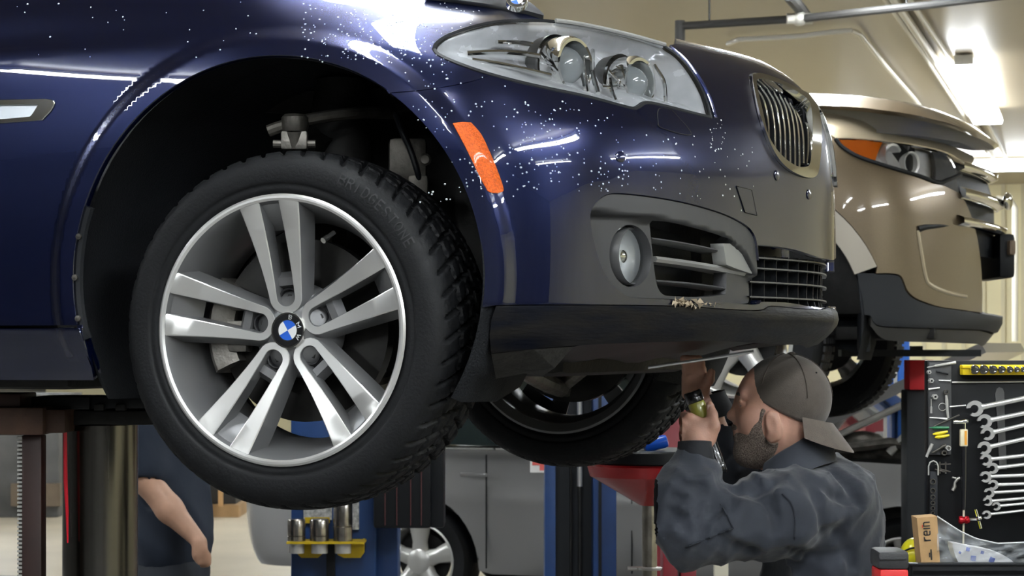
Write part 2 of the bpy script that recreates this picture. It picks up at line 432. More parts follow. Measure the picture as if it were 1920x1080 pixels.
# conduits on the ceiling
M_pipe = mat('galvanised_pipe', (.62, .60, .54), .35, .6)
M_pipew = mat('painted_pipe', (.78, .75, .66), .4)
M_piped = mat('dark_pipe', (.045, .043, .04), .6)
def pipe(name, pts, r, m, label, group=None):
    b = MB(); b.tube(pts, r, 10); return tag(b.build(name, m), label, 'pipe', group)
def PC(px, py, dz=.04):
    d = (CEIL-dz-CAMZ)*FPX/(HORIZ-py); return P(px, py, d)
spk = thing('sprinkler_pipe', 'dark pipe with round clamp crossing the ceiling above the blue car', 'pipe', tuple(PC(1500, 35, .22)), YAW)
b = MB(); b.tube([PC(1275, 49, .22), PC(1500, 35, .22), PC(1740, 9, .22), PC(1930, -14, .22)], .022, 10); b.build('pipe_run', M_piped, spk)
b = MB(); b.tube([PC(1275, 49, .22)+np.array([0, 0, .03]), PC(1275, 49, .22)-np.array([0, 0, .16])], .028, 10); b.build('pipe_drop', M_piped, spk)
b = MB(); q = PC(1499, 35, .22); v_ = RAX[1]*.28; b.tube([q-v_*1.6+np.array([0, 0, .06]), q+np.array([0, 0, .06]), q+v_+np.array([0, 0, .05])], .034, 10); b.build('pipe_branch', M_piped, spk)
b = MB(); b.ball(q, .042, 8); b.tube([q+CAX[0]*.07, q-CAX[0]*.07], .03, 10); b.build('pipe_clamp', M_pipe, spk)
for x_, y_ in ((1330, 45.5), (1700, 13.5), (1880, -8)):
    q = PC(x_, y_, .22); b = MB(); b.tube([q, np.array([q[0], q[1], CEIL])], .006, 6); b.build('hanger_rod', M_piped, spk)
pipe('conduit', [PC(1365, 82), PC(1385, 74), PC(1500, 68), PC(1560, 60), PC(1596, 57), PC(1612, 64), PC(1660, 123), PC(1716, 187), PC(1740, 220)], .016, M_pipew, 'bent pale conduit turning a corner on the ceiling')
pipe('conduit', [PC(1655, -8), PC(1735, 105), PC(1800, 205), PC(1850, 285)], .016, M_pipew, 'leftmost of three parallel straight conduits on the ceiling', 'straight ceiling conduits')
pipe('conduit', [PC(1672, -8), PC(1755, 115), PC(1818, 215), PC(1862, 292)], .026, M_pipew, 'thick middle one of three parallel conduits on the ceiling', 'straight ceiling conduits')
pipe('conduit', [PC(1700, -8), PC(1780, 110), PC(1840, 210), PC(1888, 300)], .016, M_pipew, 'rightmost of three parallel conduits next to the glowing light', 'straight ceiling conduits')
pipe('wall_conduit', [P(1868, 372, 25), P(1895, 376, 25), P(1903, 390, 25), P(1903, 560, 25), P(1903, 640, 25)], .035, M_pipew, 'cream conduit bending down the back wall beside the tan vehicle')

# ------------------------------------------------------------------ the dark blue car
BC = .92                                                   # centre line
CARC = np.array([-.016, .128]); ARCH_R = .412              # wheel arch (x, height above the camera)
car = thing('sedan_car', 'dark blue sedan raised on a lift, seen from its front right wheel', 'car', (0, BC, 0.0))
M_paint = mat('navy_metallic_paint', (.0011, .0052, .040), .28, .75, coat=1.0, coat_rough=.012, noise=.15, nscale=900)
M_paint.node_tree.nodes['Principled BSDF'].inputs['Coat IOR'].default_value = 1.8
M_black = mat('black_plastic', (.007, .008, .010), .45, bump=.1, bscale=300, spec=.3)
M_liner = mat('wheel_well_liner', (.006, .007, .009), .8, bump=.8, bscale=250, spec=.25)
M_chrome = mat('chrome', (.82, .82, .80), .07, 1.0)
M_satin = mat('satin_grey_trim', (.10, .10, .10), .38, .2, rvar=.08, nscale=30)
M_dark = mat('undercarriage', (.016, .015, .014), .65, .2, noise=.6, nscale=14, bump=.5, bscale=50)
M_steel = mat('suspension_steel', (.13, .12, .105), .5, .7, noise=.5, nscale=25, bump=.3, bscale=90)
M_alu = mat('cast_aluminium', (.32, .30, .27), .45, .8, noise=.45, nscale=30, bump=.3, bscale=120)
M_lip = mat('scraped_lip_paint', (.004, .005, .009), .42, .0, coat=.04, coat_rough=.15, col2=(.013, .012, .011), nscale=9, stretch=(1, 1, 6), bump=.25, bscale=40, spec=.15)
plan = [(-1.9, .0), (-1.2, -.004), (-.7, -.008), (-.3, -.011), (0, -.012), (.2, -.006), (.34, .010), (.45, .042), (.55, .105), (.635, .20), (.70, .33), (.755, .49), (.80, .67), (.828, .81), (.838, .92)]
A = [(-.12, .09), (-.06, .045), (.0, .02), (.036, .0), (.1, -.002), (.2, -.004), (.32, .0), (.45, .008), (.56, .012), (.60, .022), (.66, .03), (.72, .05), (.8, .10)]
Bt = [(-.12, .06), (0, .01), (.036, .0), (.2, .0), (.35, .0), (.5, .006), (.56, .012), (.61, .024), (.66, .04), (.72, .09), (.8, .22)]
Cc = [(-.12, .08), (-.06, .045), (-.01, .025), (.04, .008), (.078, .0), (.2, .0), (.35, .002), (.45, .012), (.5, .028), (.55, .055), (.6, .105), (.65, .20), (.8, .5)]
D = [(-.12, .10), (-.06, .06), (-.01, .034), (.04, .012), (.080, .0), (.2, -.002), (.33, .003), (.40, .020), (.45, .046), (.5, .082), (.55, .13), (.6, .20), (.65, .3), (.8, .6)]
E = [(-.12, .12), (-.06, .07), (-.01, .036), (.04, .010), (.080, .0), (.2, -.002), (.33, .004), (.40, .020), (.45, .042), (.5, .074), (.55, .115), (.6, .185), (.65, .3), (.8, .6)]
Ff = [(-.12, .14), (-.06, .09), (-.0, .045), (.03, .012), (.06, -.004), (.085, .0), (.2, .0), (.33, .003), (.42, .012), (.47, .028), (.52, .056), (.57, .10), (.62, .18), (.66, .32), (.8, .6)]
G = [(-.12, .16), (-.05, .10), (.0, .045), (.03, .006), (.055, -.010), (.078, -.006), (.095, .004), (.2, .0), (.33, .0), (.42, .004), (.487, .018), (.55, .060), (.6, .125), (.627, .185), (.65, .31), (.8, .6)]
def bmw_extra(x, y, u):
    rho = np.hypot(x-CARC[0], u-CARC[1])
    on = (y < .25)*(u > -.02)
    f = .010*smooth01((ARCH_R+.060-rho)/.030)*on           # flared band round the wheel arch
    cr = -.006*smooth01((u-.583)/.006)*smooth01((-.32-x)/.25)*(y < .2)   # shoulder crease fading forwards
    return f+cr
BM = Shell((0, 0), plan, [((-1.2, -.004), A), ((-.15, -.012), Bt), ((.34, .01), Cc), ((.55, .105), D), ((.70, .33), E), ((.80, .67), Ff), ((.838, .92), G)], bmw_extra, -.11, .76)
inv = BM.inv
# outlines read on the surface
th = np.radians(np.linspace(205, -14, 60))
def arch(a0, a1, n=40, R=ARCH_R):
    t = np.radians(np.linspace(a0, a1, n)); x = CARC[0]+R*np.cos(t); u = CARC[1]+R*np.sin(t)
    # chart coordinate s for a given x on the flank
    h = len(BM.c)//2; s_ = np.interp(x, BM.c[:h, 0], BM.S[:h]); return np.stack([s_, u], 1)
def s_at(x): h = len(BM.c)//2; return float(np.interp(x, BM.c[:h, 0], BM.S[:h]))
hl_bottom = inv(spline([(812, 93), (822, 104), (860, 121), (920, 141), (1000, 161), (1100, 182), (1180, 203), (1196, 203), (1212, 194), (1240, 198), (1300, 213), (1334, 221)], 5))
hl_top = inv(spline([(812, 93), (818, 82), (838, 68), (880, 53), (935, 42), (1000, 40), (1040, 42), (1100, 51), (1180, 69), (1245, 87)], 5))
hl_right = inv(spline([(1245, 87), (1275, 108), (1302, 142), (1322, 180), (1334, 221)], 5))
hl_right_b = inv(spline([(1256, 84), (1286, 109), (1313, 143), (1333, 181), (1346, 221)], 5))
headlight_poly = np.concatenate([hl_top[:-1], hl_right[:-1], hl_bottom[::-1][:-1]])
seam_pts = inv(spline([(718, 176), (760, 173), (800, 169), (850, 161), (890, 152), (920, 142)], 4))
i920 = np.argmin(abs(proj(BM.pt(hl_bottom[:, 0], hl_bottom[:, 1]))[:, 0]-920))
# angle on the arch where the fender / bumper seam meets it
a_seam = math.degrees(math.atan2(seam_pts[0, 1]-CARC[1], (BM.pt(seam_pts[:1, 0], seam_pts[:1, 1])[0, 0])-CARC[0]))
fender_arch = arch(196.5, a_seam, 60)
fb = s_at(-1.25)
ftop = inv(spline([(1018, 36), (990, 27), (960, 21), (900, 11), (820, 0)], 4))
ftop = np.concatenate([ftop, [[s_at(.15), .66], [s_at(0), .70], [s_at(-.3), .735], [s_at(-.8), .75], [fb, .75]]])
fender_poly = np.concatenate([[[fb, .040]], [[fender_arch[0, 0], .040]], fender_arch, seam_pts[1:], hl_bottom[:i920][::-1], hl_top[1:np.argmin(abs(proj(BM.pt(hl_top[:, 0], hl_top[:, 1]))[:, 0]-1010))], ftop])
gill = segs([(-60, 188), (40, 186), (88, 185)], [(88, 185), (103, 190), (98, 206), (80, 226)], [(80, 226), (0, 232), (-60, 234)], [(-60, 234), (-60, 188)])
gill_su = inv(gill)
panel('fender', BM, shrink(fender_poly, .0018), M_paint, car, holes=[gill_su], step=.0085, depth=.02)
# side vent: chrome frame, recessed light insert
gi = inv(segs([(-60, 197), (40, 196), (74, 196)], [(74, 196), (64, 212), (58, 219)], [(58, 219), (0, 224), (-60, 226)], [(-60, 226), (-60, 197)]))
vf = panel('side_vent', BM, shrink(gill_su, .001), M_chrome, car, holes=[gi], step=.012, off=-.004, depth=.02, label='chrome side vent trim on the fender')
panel('vent_insert', BM, gi, mat('vent_insert', (.55, .58, .62), .25, .5), vf, step=.012, off=.004, depth=.004)
# bumper
kid_out = spline([(1404.5, 143), (1412, 137), (1424, 137), (1449, 145), (1478, 158), (1508, 174), (1524, 189), (1532, 214), (1535, 244), (1535, 273), (1532, 306), (1528, 326), (1519, 334), (1502, 332), (1478, 321), (1458, 303), (1443, 279), (1431, 250), (1419, 214), (1410, 175)], 5, True)
kid_in = spline([(1413, 152), (1420, 148), (1434, 150), (1464, 159), (1493, 174), (1510, 188), (1516, 206), (1518, 240), (1517, 275), (1513, 306), (1505, 313), (1490, 312), (1470, 300), (1450, 279), (1435, 252), (1425, 210), (1416, 172)], 5, True)
kid_o = inv(kid_out); kid_i = inv(kid_in)
fog_o = inv(spline([(1107, 402), (1115, 383), (1131, 368), (1150, 362), (1188, 364), (1242, 371), (1297, 382), (1351, 398), (1383, 412), (1405, 427), (1417, 446), (1421, 470), (1425, 516), (1427, 562), (1418, 571), (1391, 570), (1324, 565), (1242, 561), (1188, 558), (1169, 551), (1153, 538), (1134, 513), (1121, 481), (1110, 437)], 4, True))
ctop = inv(spline([(1421, 459), (1455, 462), (1490, 468), (1520, 477), (1540, 484)], 4)); u_top = ctop[-1, 1]
cbot = inv(spline([(1427, 566), (1445, 566), (1480, 568), (1520, 575)], 4)); u_bot = cbot[-1, 1]
sc = BM.sc
bump_arch = arch(a_seam, -24.5, 50)
hl_bot_b = hl_bottom[i920:]
nose_top = inv(spline([(1252, 85), (1270, 82), (1292, 79)], 3)); 
ut = .652
bumper_poly = np.concatenate([bump_arch[::-1], seam_pts[1:-1], hl_bot_b, hl_right[::-1][1:], [[hl_right[0, 0]+.03, ut-.012], [sc-.22, ut], [sc, ut]],
    [[sc, u_top]], ctop[::-1], cbot, [[sc, u_bot], [sc, .082]],
    inv(spline([(1535, 578), (1490, 574), (1445, 571), (1424, 580), (1360, 579), (1272, 573), (1127, 571), (1000, 571), (928, 572)], 4))])
def su_clip(p): p = p.copy(); p[:, 0] = np.minimum(p[:, 0], sc); return p
jx = np.argmin(abs(proj(BM.pt(bump_arch[:, 0], bump_arch[:, 1]))[:, 1]-572))
bumper_poly = np.concatenate([bump_arch[:jx+1][::-1], bumper_poly[len(bump_arch):]])
center_hole = np.concatenate([ctop, [[sc, u_top]], [[sc, u_bot]], cbot[::-1]])
bp2 = np.concatenate([bump_arch[:jx+1][::-1], seam_pts[1:-1], hl_bot_b, hl_right_b[::-1], [[hl_right_b[0, 0]+.02, hl_right_b[0, 1]+.003], [sc-.30, .634], [sc-.15, .646], [sc, ut], [sc, u_top]], ctop[::-1], cbot, [[sc, u_bot], [sc, .086]],
    inv(spline([(1535, 580), (1490, 577), (1445, 573), (1424, 581), (1360, 579), (1272, 573), (1127, 571), (1000, 571), (930, 572)], 4))])
bum = panel('front_bumper', BM, bp2, M_paint, car, holes=[kid_o, fog_o], step=.010, depth=.022, mirror=True, clampc=True)
# lower spoiler lip (scraped)
lip_top = inv(spline([(930, 573), (1000, 572), (1127, 572), (1272, 574), (1360, 580), (1424, 582), (1445, 574), (1490, 578), (1535, 581)], 4))
lip_bot = inv(spline([(1500, 648), (1442, 645), (1413, 644), (1343, 640), (1254, 642), (1150, 645), (1077, 649), (1006, 655), (921, 663)], 4))
lip_poly = np.concatenate([lip_top, [[sc, .084], [sc, -.004]], lip_bot, inv([(917, 630), (920, 600)])])
panel('front_lip', BM, shrink(lip_poly, .001), M_lip, car, step=.013, off=-.001, depth=.025, mirror=True, clampc=True, label='scraped dark lower lip of the bumper')
# kidney grilles: chrome surround, dark cavity and nine slats, both sides of the nose
def mirY(V): M = np.array(V, float); M[:, 1] = 2*BC-M[:, 1]; return M
def add_mir(name, V, F, m, parent, LN=None, label=None):
    M = mirY(V); F2 = [tuple(f[::-1]) for f in F]
    return obj(name, M, F2, m, parent, label=label)
for side in (0, 1):
    V, F, LN = panel_geo(BM, shrink(kid_o, .001), holes=[kid_i], step=.008, off=-.007, depth=.022)
    if side: V = mirY(V); F = [f[::-1] for f in F]
    fr = obj('kidney_grille', V, F, M_chrome, car, angle=40, label='chrome framed grille with vertical slats')
    V, F, LN = panel_geo(BM, shrink(kid_o, -.004), step=.012, off=.075, depth=0)
    if side: V = mirY(V); F = [f[::-1] for f in F]
    obj('grille_backing', V, F, M_black, fr)
    tops = [(1419, 160), (1430, 157), (1443, 160), (1456, 164), (1468, 169), (1479, 175), (1489, 182), (1499, 191), (1508, 203)]
    bots = [(1434, 250), (1447, 277), (1459, 293), (1469, 301), (1478, 307), (1487, 311), (1496, 313), (1504, 313), (1512, 306)]
    for a, b in zip(tops, bots):
        dx = b[0]-a[0]; c = inv(spline([a, (a[0]+dx*.55+2, a[1]+(b[1]-a[1])*.22), (a[0]+dx*.88+1.5, a[1]+(b[1]-a[1])*.55), (b[0], b[1])], 5))
        nn = BM.nrm(c[:, 0], c[:, 1]); ps = BM.pt(c[:, 0], c[:, 1], .004+.016*np.linspace(1, 0, len(c))**2)
        tt = np.gradient(ps, axis=0); tt /= np.linalg.norm(tt, axis=1)[:, None]; w = np.cross(nn, tt); w /= np.linalg.norm(w, axis=1)[:, None]
        V = []; F = []
        for i in range(len(ps)):
            for (aa, dd) in ((-.0015, .003), (0, 0), (.0015, .003), (.0012, .045), (-.0012, .045)): V.append(ps[i]+w[i]*aa-nn[i]*dd)
        for i in range(len(ps)-1):
            for j in range(5): F.append((i*5+j, i*5+(j+1) % 5, i*5+5+(j+1) % 5, i*5+5+j))
        F += [(0, 1, 2, 3, 4), tuple(len(V)-5+j for j in (4, 3, 2, 1, 0))]
        V = np.array(V)
        if side: V = mirY(V); F = [f[::-1] for f in F]
        obj('slat', V, F, [M_chrome, M_black], fr, angle=40, fm=[0 if (i % 5) in (0, 1) else 1 for i in range(len(F)-2)]+[0, 0])
# fog light corner: grey bezel with round lamp and three louvres
fog_hole = inv(segs([(1236, 413), (1269, 417), (1324, 431), (1364, 444), (1378, 452)], [(1378, 452), (1384, 480), (1384, 520), (1382, 552)], [(1382, 552), (1337, 557), (1267, 554)], [(1267, 554), (1256, 545), (1249, 525), (1243, 480), (1236, 413)]))
def ell(cx, cy, a, b, tilt=0, n=40):
    t = np.linspace(0, 2*math.pi, n, endpoint=False); x = a*np.cos(t); y = b*np.sin(t)
    return np.stack([cx+x*math.cos(tilt)-y*math.sin(tilt), cy+x*math.sin(tilt)+y*math.cos(tilt)], 1)
lamp_hole = inv(ell(1199, 479, 42, 59, -.06))
uk = fog_o[:, 1]
def fog_dish(q, u):
    # dished surround: a flat shelf under the brow, deeper towards the lamp
    lo = np.interp(q, np.sort(fog_brow[:, 0]), fog_brow[np.argsort(fog_brow[:, 0]), 1])
    return .022*smooth01((lo-u)/.012)*1.0
fog_brow = inv([(1107, 392), (1161, 397), (1232, 405), (1269, 412), (1324, 427), (1364, 440), (1400, 470), (1427, 520)])
bez = panel('fog_light_bezel', BM, shrink(fog_o, .002), mat('grey_bezel', (.040, .040, .042), .42, .1, rvar=.06, nscale=20), car, holes=[fog_hole, lamp_hole], step=.008, off=.004, depth=.03, offf=fog_dish, label='dark grey fog light surround')
fc = inv([(1211, 479)])[0]; fcp = BM.pt(fc[0], fc[1], .052)[0]; fn = BM.nrm(np.array([fc[0]]), np.array([fc[1]]))[0]
lampax = np.array([.965, -.26, 0]); lampax /= np.linalg.norm(lampax)
b = MB(); b.lathe([(.0535, -.03), (.0545, .012), (.0525, .015), (.0505, .010), (.050, -.03)], fcp, lampax, 40); b.build('bezel_ring', M_satin, bez)
b = MB(); b.lathe([(.050, .0), (.044, -.010), (.028, -.020), (.0005, -.026)], fcp, lampax, 40); b.build('fog_reflector', mat('reflector', (.92, .93, .95), .25, .1), bez)
b = MB(); b.lathe([(.050, .004), (.045, .010), (.030, .014), (.015, .016), (.0005, .0165)], fcp, lampax, 40); b.build('fog_lens', glass_mat('clear_lens', (.93, .95, .96)), bez)
b = MB(); b.lathe([(.013, -.024), (.012, -.008), (.007, -.004), (.0005, -.003)], fcp, lampax, 20); b.build('fog_bulb_cap', M_chrome, bez)
V, F, LN = panel_geo(BM, shrink(lamp_hole, -.006), step=.012, off=.10, depth=0); obj('lamp_pocket', V, F, M_black, bez)
V, F, LN = panel_geo(BM, shrink(fog_hole, -.004), step=.015, off=.11, depth=0); obj('vent_backing', V, F, M_black, bez)
def louvre(p0, p1, hgt, dep, m, off=.018, name='louvre'):
    c = inv([(p0[0]+(p1[0]-p0[0])*t, p0[1]+(p1[1]-p0[1])*t-2*math.sin(t*math.pi)) for t in np.linspace(0, 1, 9)])
    ps = BM.pt(c[:, 0], c[:, 1], off); nn = BM.nrm(c[:, 0], c[:, 1]); nn[:, 2] = 0; nn /= np.linalg.norm(nn, axis=1)[:, None]
    V = []; F = []; z = np.array([0, 0, 1.0])
    for i in range(9):
        for (a, dd) in ((hgt/2, .004), (0, 0), (-hgt/2, .004), (-hgt/2, dep), (hgt/2, dep)): V.append(ps[i]-nn[i]*dd+z*a)
    for i in range(8):
        for j in range(5): F.append((i*5+j, i*5+(j+1) % 5, i*5+5+(j+1) % 5, i*5+5+j))
    F += [(0, 1, 2, 3, 4), (44, 43, 42, 41, 40)]
    return obj(name, V, F, m, bez, angle=40)
louvre((1243, 447), (1376, 471), .006, .05, M_satin, off=.026)
louvre((1249, 485), (1418, 512), .011, .05, mat('bright_louvre', (.45, .45, .43), .3, .6), off=.022)
louvre((1252, 527), (1390, 542), .006, .05, M_satin, off=.026)
vane = inv(segs([(1366, 456), (1395, 458), (1410, 470)], [(1410, 470), (1417, 490), (1420, 513)], [(1420, 513), (1395, 505), (1372, 496)], [(1372, 496), (1366, 456)]))
panel('end_vane', BM, vane, mat('vane_grey', (.22, .22, .21), .4, .1), bez, step=.01, off=.012, depth=.03)
# lower centre grille
V, F, LN = panel_geo(BM, shrink(center_hole, -.028), step=.02, off=.12, depth=0, mirror=True)
cg = obj('lower_grille', V, F, M_black, car, label='black lower centre grille')
for k, (u_a, u_b) in enumerate([(.925, .92), (.72, .715), (.45, .445), (.16, .155)]):
    s0 = ctop[0, 0]; qs = np.linspace(s0+.004, sc, 16); uu = u_bot+(u_top-u_bot)*u_a+.0*qs
    ps = BM.pt(qs, uu, .02); ps = np.concatenate([ps, mirY(ps[::-1][1:])]); b = MB()
    V = []; F = []
    for p in ps:
        for (dx, dz) in ((0, .0015), (0, -.0015), (-.035, -.002), (-.035, .002)): V.append(p+np.array([dx, 0, dz]))
    for i in range(len(ps)-1):
        for j in range(4): F.append((i*4+j, i*4+(j+1) % 4, i*4+4+(j+1) % 4, i*4+4+j))
    obj('grille_bar', V, F, M_satin, cg, smooth=False)
for q in np.linspace(ctop[0, 0]+.03, 2*sc-ctop[0, 0]-.03, 13):
    uu = np.linspace(u_bot+.002, u_top-.002, 6); ps = BM.pt(np.full(6, q), uu, .03); V = []; F = []
    for p in ps:
        for (dy, dx) in ((-.0015, 0), (.0015, 0), (.0015, -.03), (-.0015, -.03)): V.append(p+np.array([dx, dy, 0]))
    for i in range(5):
        for j in range(4): F.append((i*4+j, i*4+(j+1) % 4, i*4+4+(j+1) % 4, i*4+4+j))
    obj('grille_upright', V, F, M_black, cg, smooth=False)
# amber side marker, tow eye cover, washer cover, parking sensors
mk = inv(segs([(850, 231), (868, 229), (884, 230)], [(884, 230), (902, 251), (916, 279), (932, 317), (943, 348)], [(943, 348), (944, 358), (934, 362)], [(934, 362), (922, 361), (914, 357)], [(914, 357), (897, 325), (873, 275), (850, 231)]))
M_amber = mat('amber_reflector', (.80, .125, .004), .4, coat=.15, spec=.3, bump=.5, bscale=420, noise=.35, nscale=250)
panel('side_marker', BM, mk, M_amber, car, step=.008, off=-.003, depth=.006, label='amber side marker lens')
def rim_line(name, pts, w=.0022, m=None):
    c = inv(pts); ps = BM.pt(c[:, 0], c[:, 1], -.0012); b = MB(); b.tube(ps, w/2, 6); return b.build(name, m or M_black, car)
tc = segs([(1380, 349), (1408, 356)], [(1408, 356), (1418, 404)], [(1418, 404), (1396, 398)], [(1396, 398), (1380, 349)], k=6)
panel('tow_eye_cover', BM, shrink(inv(tc), .0012), M_paint, car, step=.01, off=-.0015, depth=.004)
rim_line('tow_cover_seam', np.concatenate([tc, tc[:1]]), .0022)
wc = spline([(1234, 205), (1252, 204), (1262, 210), (1295, 252), (1240, 240), (1233, 226)], 5, True)
rim_line('washer_cover_seam', np.concatenate([wc, wc[:1]]), .0018)
panel('washer_cover', BM, shrink(inv(wc), .001), M_paint, car, step=.01, off=-.0015, depth=.004)
for (x, y) in ((1163, 294), (1456, 329), (1516, 365)):
    c = inv([(x, y)])[0]; p = BM.pt(c[0], c[1], -.001)[0]; n = BM.nrm(np.array([c[0]]), np.array([c[1]]))[0]
    b = MB(); b.lathe([(.0105, -.001), (.0105, .0004), (.0095, .001), (.0005, .0012)], p, n, 20); b.build('parking_sensor', M_paint, car)
# wedge crease from the headlight corner towards the grille is a thin raised edge
# headlight
hlp = shrink(headlight_poly, .002)
cen = headlight_poly.mean(0)
def hl_depth(q, u):
    # how far inside the outline: deeper bowl in the middle
    out = np.zeros(len(q))
    P2 = np.stack([q, u], 1)
    a = headlight_poly; b_ = np.roll(a, -1, 0)
    best = np.full(len(q), 9.0)
    for i in range(len(a)):
        ab = b_[i]-a[i]; t = np.clip(((P2-a[i])@ab)/(ab@ab+1e-12), 0, 1); dd = np.linalg.norm(P2-(a[i]+t[:, None]*ab), axis=1); best = np.minimum(best, dd)
    return .008+.07*smooth01(best/.05)
M_hlh = mat('headlight_reflector', (.74, .75, .77), .22, .2, noise=.2, nscale=18, rvar=.1)
V, F, LN = panel_geo(BM, hlp, step=.011, off=0, depth=0, offf=hl_depth)
hl = obj('headlight', V, F, M_hlh, car, normals=LN, label='clear glass headlight with two round projectors')
M_lens = glass_mat('headlight_glass', (.95, .96, .97), .015)
panel('headlight_lens', BM, hlp, M_lens, hl, step=.011, off=-.001, depth=.008)
gapp = np.concatenate([hl_right, hl_right_b[::-1]]); panel('headlight_gap_seal', BM, shrink(gapp, -.003), M_black, hl, step=.01, off=.010, depth=.01)
c = hl_top[np.argmin(abs(proj(BM.pt(hl_top[:, 0], hl_top[:, 1]))[:, 0]-1040)):]; b = MB(); b.tube(BM.pt(c[:, 0], c[:, 1], -.003)+np.array([0, 0, .003]), .0045, 8); b.build('headlight_top_trim', mat('trim_grey', (.32, .32, .31), .3, .3), hl)
# dark rubber seal round the lens
b = MB(); c = headlight_poly; b.tube(BM.pt(c[:, 0], c[:, 1], .004), .0055, 6, closed=True); b.build('headlight_seal', M_black, hl)
def projector(px, py, R, name='projector'):
    c = inv([(px, py)])[0]; p = BM.pt(c[0], c[1], .055)[0]; ax = np.array([.93, -.36, -.02]); ax /= np.linalg.norm(ax)
    b = MB(); b.lathe([(R+.010, -.02), (R+.010, .018), (R+.006, .026), (R, .026), (R-.003, .012), (R-.006, -.02)], p, ax, 44); o = b.build(name, M_chrome, hl)
    b = MB(); b.lathe([(R*.86, -.016), (R*.80, .008), (R*.6, .024), (R*.32, .034), (.0005, .037)], p, ax, 36); b.build('projector_lens', mat('projector_glass', (.30, .32, .33), .04, .1, coat=1), hl)
    b = MB(); b.lathe([(R-.006, -.05), (R+.012, -.05), (R+.016, -.02)], p, ax, 36); b.build('projector_shroud', M_satin, hl)
    return p, ax
projector(1086, 118, .046); projector(1222, 152, .042)
for (pts, w) in (([(870, 96), (930, 93), (990, 97), (1040, 104)], .006), ([(880, 108), (940, 116), (1000, 128), (1045, 138)], .005), ([(930, 74), (990, 76), (1040, 86)], .005),
                 ([(1135, 92), (1132, 130), (1142, 172)], .005), ([(1120, 84), (1115, 120), (1122, 170)], .004), ([(1166, 138), (1170, 165), (1178, 186)], .004), ([(1255, 120), (1272, 150), (1276, 190)], .004), ([(1150, 160), (1180, 160), (1186, 150)], .0035)):
    c = inv(spline(pts, 5)); b = MB(); b.tube(BM.pt(c[:, 0], c[:, 1], .035), w, 8); b.build('reflector_rib', M_chrome, hl)
# rocker panel and floor
rk = inv([(150, 616), (164, 665), (178, 713)]); rs = s_at(-1.75)
rock_poly = np.concatenate([[[rs, .030]], rk, [[rs, rk[-1, 1]-.002]]])
panel('rocker_panel', BM, rock_poly, M_paint, car, step=.014, off=-.004, depth=.03)
b = MB(); b.box((-1.25, BC, CAMZ-.055), (1.5, 1.68, .06), bev=.02); b.box((-1.25, BC, CAMZ+.16), (1.5, 1.76, .38)); b.build('floor_pan', M_dark, car)
b = MB(); b.box((-.02, BC, CAMZ+.20), (.85, .92, .52), bev=.03); b.box((.50, BC, CAMZ+.26), (.20, .78, .36)); b.box((.1, BC, CAMZ+.50), (.7, 1.1, .04)); b.build('engine_bay', M_dark, car)
# undertray: sloping sheet between lip and subframe
tray = []; nx, ny = 10, 14
for i in range(nx):
    for j in range(ny):
        t = i/(nx-1); w = -1+2*j/(ny-1)
        x = .66-.40*t-.10*w*w*(1-t); z = CAMZ+.012-.055*smooth01(t*1.1)-.008*math.cos(w*9)*t
        tray.append((x, BC+w*.60, z))
TF = [(i*ny+j, i*ny+j+1, i*ny+ny+j+1, i*ny+ny+j) for i in range(nx-1) for j in range(ny-1)]
tv = np.array(tray); n0 = len(tv); tv2 = np.concatenate([tv, tv+np.array([0, 0, .012])])
TF2 = TF+[tuple(i+n0 for i in f[::-1]) for f in TF]+[((nx-1)*ny+j, (nx-1)*ny+j+1, (nx-1)*ny+j+1+n0, (nx-1)*ny+j+n0) for j in range(ny-1)]+[(i*ny, i*ny+ny, i*ny+ny+n0, i*ny+n0) for i in range(nx-1)]
obj('undertray', tv2, TF2, M_black, car, angle=40, label='black plastic undertray behind the lip')
ed_ = spline(np.array([P(1215, 689, 4.62), P(1255, 683, 4.62), P(1325, 673, 4.62), P(1413, 659, 4.62)]), 5); b = MB(); b.tube(ed_, [.0035]*len(ed_), 8); b.build('tray_edge_highlight', mat('tray_highlight_pale', (.7, .72, .74), .25, .6), car)  # pale strip stands for the highlight along the undertray edge
vv_ = []; ff_ = []; R3 = np.random.default_rng(3)
for k_ in range(46):
    t_ = R3.uniform(); x_ = 1262+t_*90*(R3.uniform()**.6); q_ = inv([(x_, 566+6*t_+R3.uniform(-4, 4))])[0]; p_ = BM.pt(q_[0], q_[1], -.004)[0]; r_ = R3.uniform(.002, .006 if x_ < 1310 else .0025)
    tri = R3.normal(size=(4, 3))*r_; n_ = len(vv_); vv_ += list(p_+tri); ff_ += [(n_, n_+1, n_+2), (n_, n_+2, n_+3), (n_, n_+3, n_+1), (n_+1, n_+3, n_+2)]
o = obj('dirt_clump', vv_, ff_, mat('dry_mud', (.42, .34, .24), .9), car, smooth=False, label='dry leaf scraps caught on the bumper edge'); o['kind'] = 'stuff'
# torn flap hanging behind the bumper corner
fl = [(921, 664, 3.98), (1000, 655, 4.0), (1075, 650, 4.03), (1040, 690, 4.06), (1015, 706, 4.08), (985, 700, 4.08), (930, 710, 4.1), (926, 688, 4.06)]
fv = np.array([P(*q) for q in fl]); b = MB(); n_ = len(fv); th_ = FV*.006; th3 = np.array([th_[0], th_[1], 0])
b.add(np.concatenate([fv, fv+th3]), [tuple(range(n_)), tuple(range(2*n_-1, n_-1, -1))]+[(i, (i+1) % n_, (i+1) % n_+n_, i+n_) for i in range(n_)]); b.build('torn_liner_flap', mat('felt_flap', (.035, .033, .03), .85, noise=.4, nscale=40, bump=.6, bscale=120), car, smooth=False, label='torn dark liner flap hanging under the bumper')
